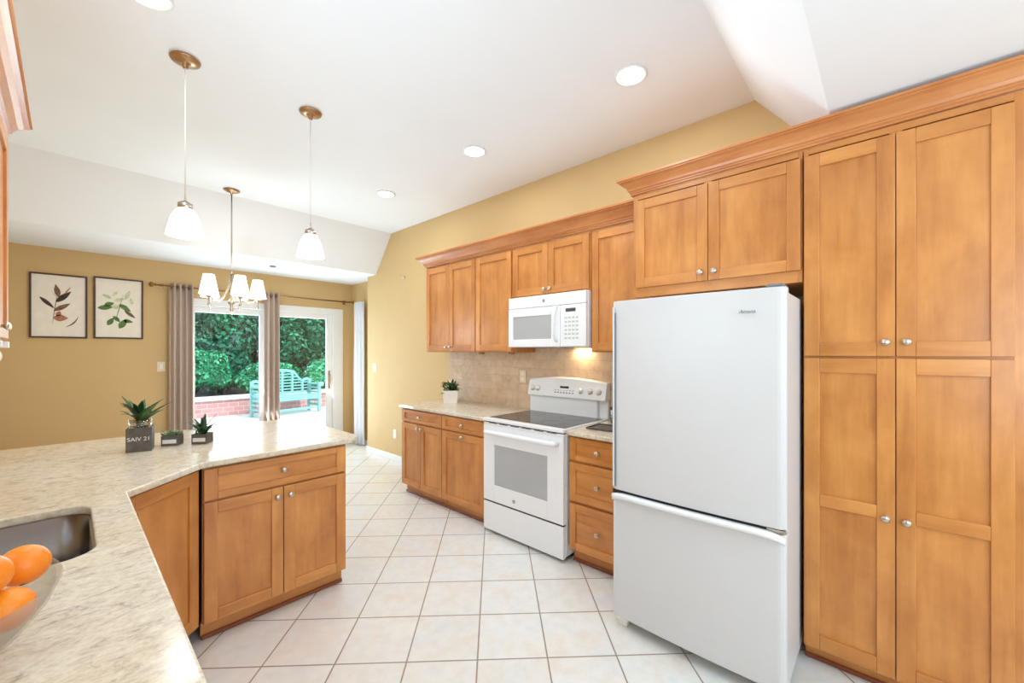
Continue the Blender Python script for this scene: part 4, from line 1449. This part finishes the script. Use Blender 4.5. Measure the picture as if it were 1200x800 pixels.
def bush(name, x, y, z0, rx, ry, rz, n, mat, label, ls=0.10, group='shrubs beyond the garden wall', trunk=True, seed=1):
    rnd = random.Random(seed)
    t = thing(name, label, 'shrub' if 'shrub' in name else 'tree', (x, y, z0), 0, group)
    b = MB()
    # clumps give the crown its lumps
    clumps = []
    for i in range(26):
        while True:
            p = Vector((rnd.uniform(-1, 1), rnd.uniform(-1, 1), rnd.uniform(-1, 1)))
            if p.length <= 1:
                break
        clumps.append((p * 0.72, rnd.uniform(0.28, 0.46)))
    for i in range(n):
        c, r = rnd.choice(clumps)
        d = Vector((rnd.gauss(0, 1), rnd.gauss(0, 1), rnd.gauss(0, 1))).normalized()
        p = c + d * r * rnd.uniform(0.75, 1.0)
        P = Vector((p.x * rx, p.y * ry, (p.z + 1) * rz))
        if P.z < 0.02:
            continue
        nrm = (d + Vector((rnd.uniform(-.6, .6), rnd.uniform(-.6, .6), rnd.uniform(-.2, .8)))).normalized()
        u = nrm.cross(Vector((rnd.uniform(-1, 1), rnd.uniform(-1, 1), 0.3))).normalized()
        w = nrm.cross(u)
        s = ls * rnd.uniform(0.6, 1.3)
        b.add([P - u * s * 0.5, P + w * s * 0.28, P + u * s * 0.5, P - w * s * 0.28], [(0, 1, 2, 3)])
    b.build('foliage', mat, t)
    if trunk:
        st = MB()
        for i in range(5):
            c, r = clumps[i]
            st.tube([(0.05 * math.cos(i * 1.3), 0.05 * math.sin(i * 1.3), 0.001), (c.x * rx * 0.4, c.y * ry * 0.4, rz * 0.5), (c.x * rx, c.y * ry, (c.z + 1) * rz)], [0.04, 0.03, 0.01], 7)
        st.build('stem', M['bark'], t)
    return t


L1 = 'beyond the garden wall'
for i, (x, lb) in enumerate(((0.6, 'dense dark shrub beyond the garden wall at the left of the door view'), (2.8, 'tall dark shrub beyond the garden wall, behind the left end of the bench'), (5.0, 'tall dark shrub beyond the garden wall, behind the right end of the bench'), (7.2, 'tall dark shrub farthest right beyond the garden wall'))):
    bush('tall_shrub', x, 13.35, 0.30, 1.04, 0.85, 1.55 + 0.15 * (i % 2), 9000, M['fol1'], lb, 0.13, seed=i + 1)
bush('leafy_shrub', 1.9, 12.0, 0.30, 0.85, 0.42, 0.66, 7000, M['fol2'], 'mid-green leafy shrub low in the left door pane behind the wall', 0.10, seed=5)
bush('leafy_shrub', 3.6, 12.0, 0.30, 0.82, 0.42, 0.5, 6000, M['fol2'], 'mid-green leafy shrub directly behind the bench', 0.10, seed=6)
bush('round_shrub', 5.3, 12.0, 0.30, 0.84, 0.42, 0.52, 8000, M['fol3'], 'bright green rounded shrub right of the bench back', 0.09, seed=7)
for i, (x, y, lb) in enumerate(((0.7, 16.0, 'large dark tree behind the shrubs at the left'), (4.3, 16.0, 'large dark tree behind the shrubs at the centre'), (7.9, 16.0, 'large dark tree behind the shrubs at the right'), (2.5, 19.3, 'farthest dark tree, filling the gap left of the centre tree'), (6.1, 19.3, 'farthest dark tree, filling the gap right of the centre tree'), (9.7, 19.3, 'farthest dark tree at the right end of the row'))):
    bush('background_tree', x, y, 0.30, 1.79, 1.5, 3.0 + 0.2 * (i % 2), 10000, M['fol1'], lb, 0.24, 'trees behind the shrubs', seed=11 + i)
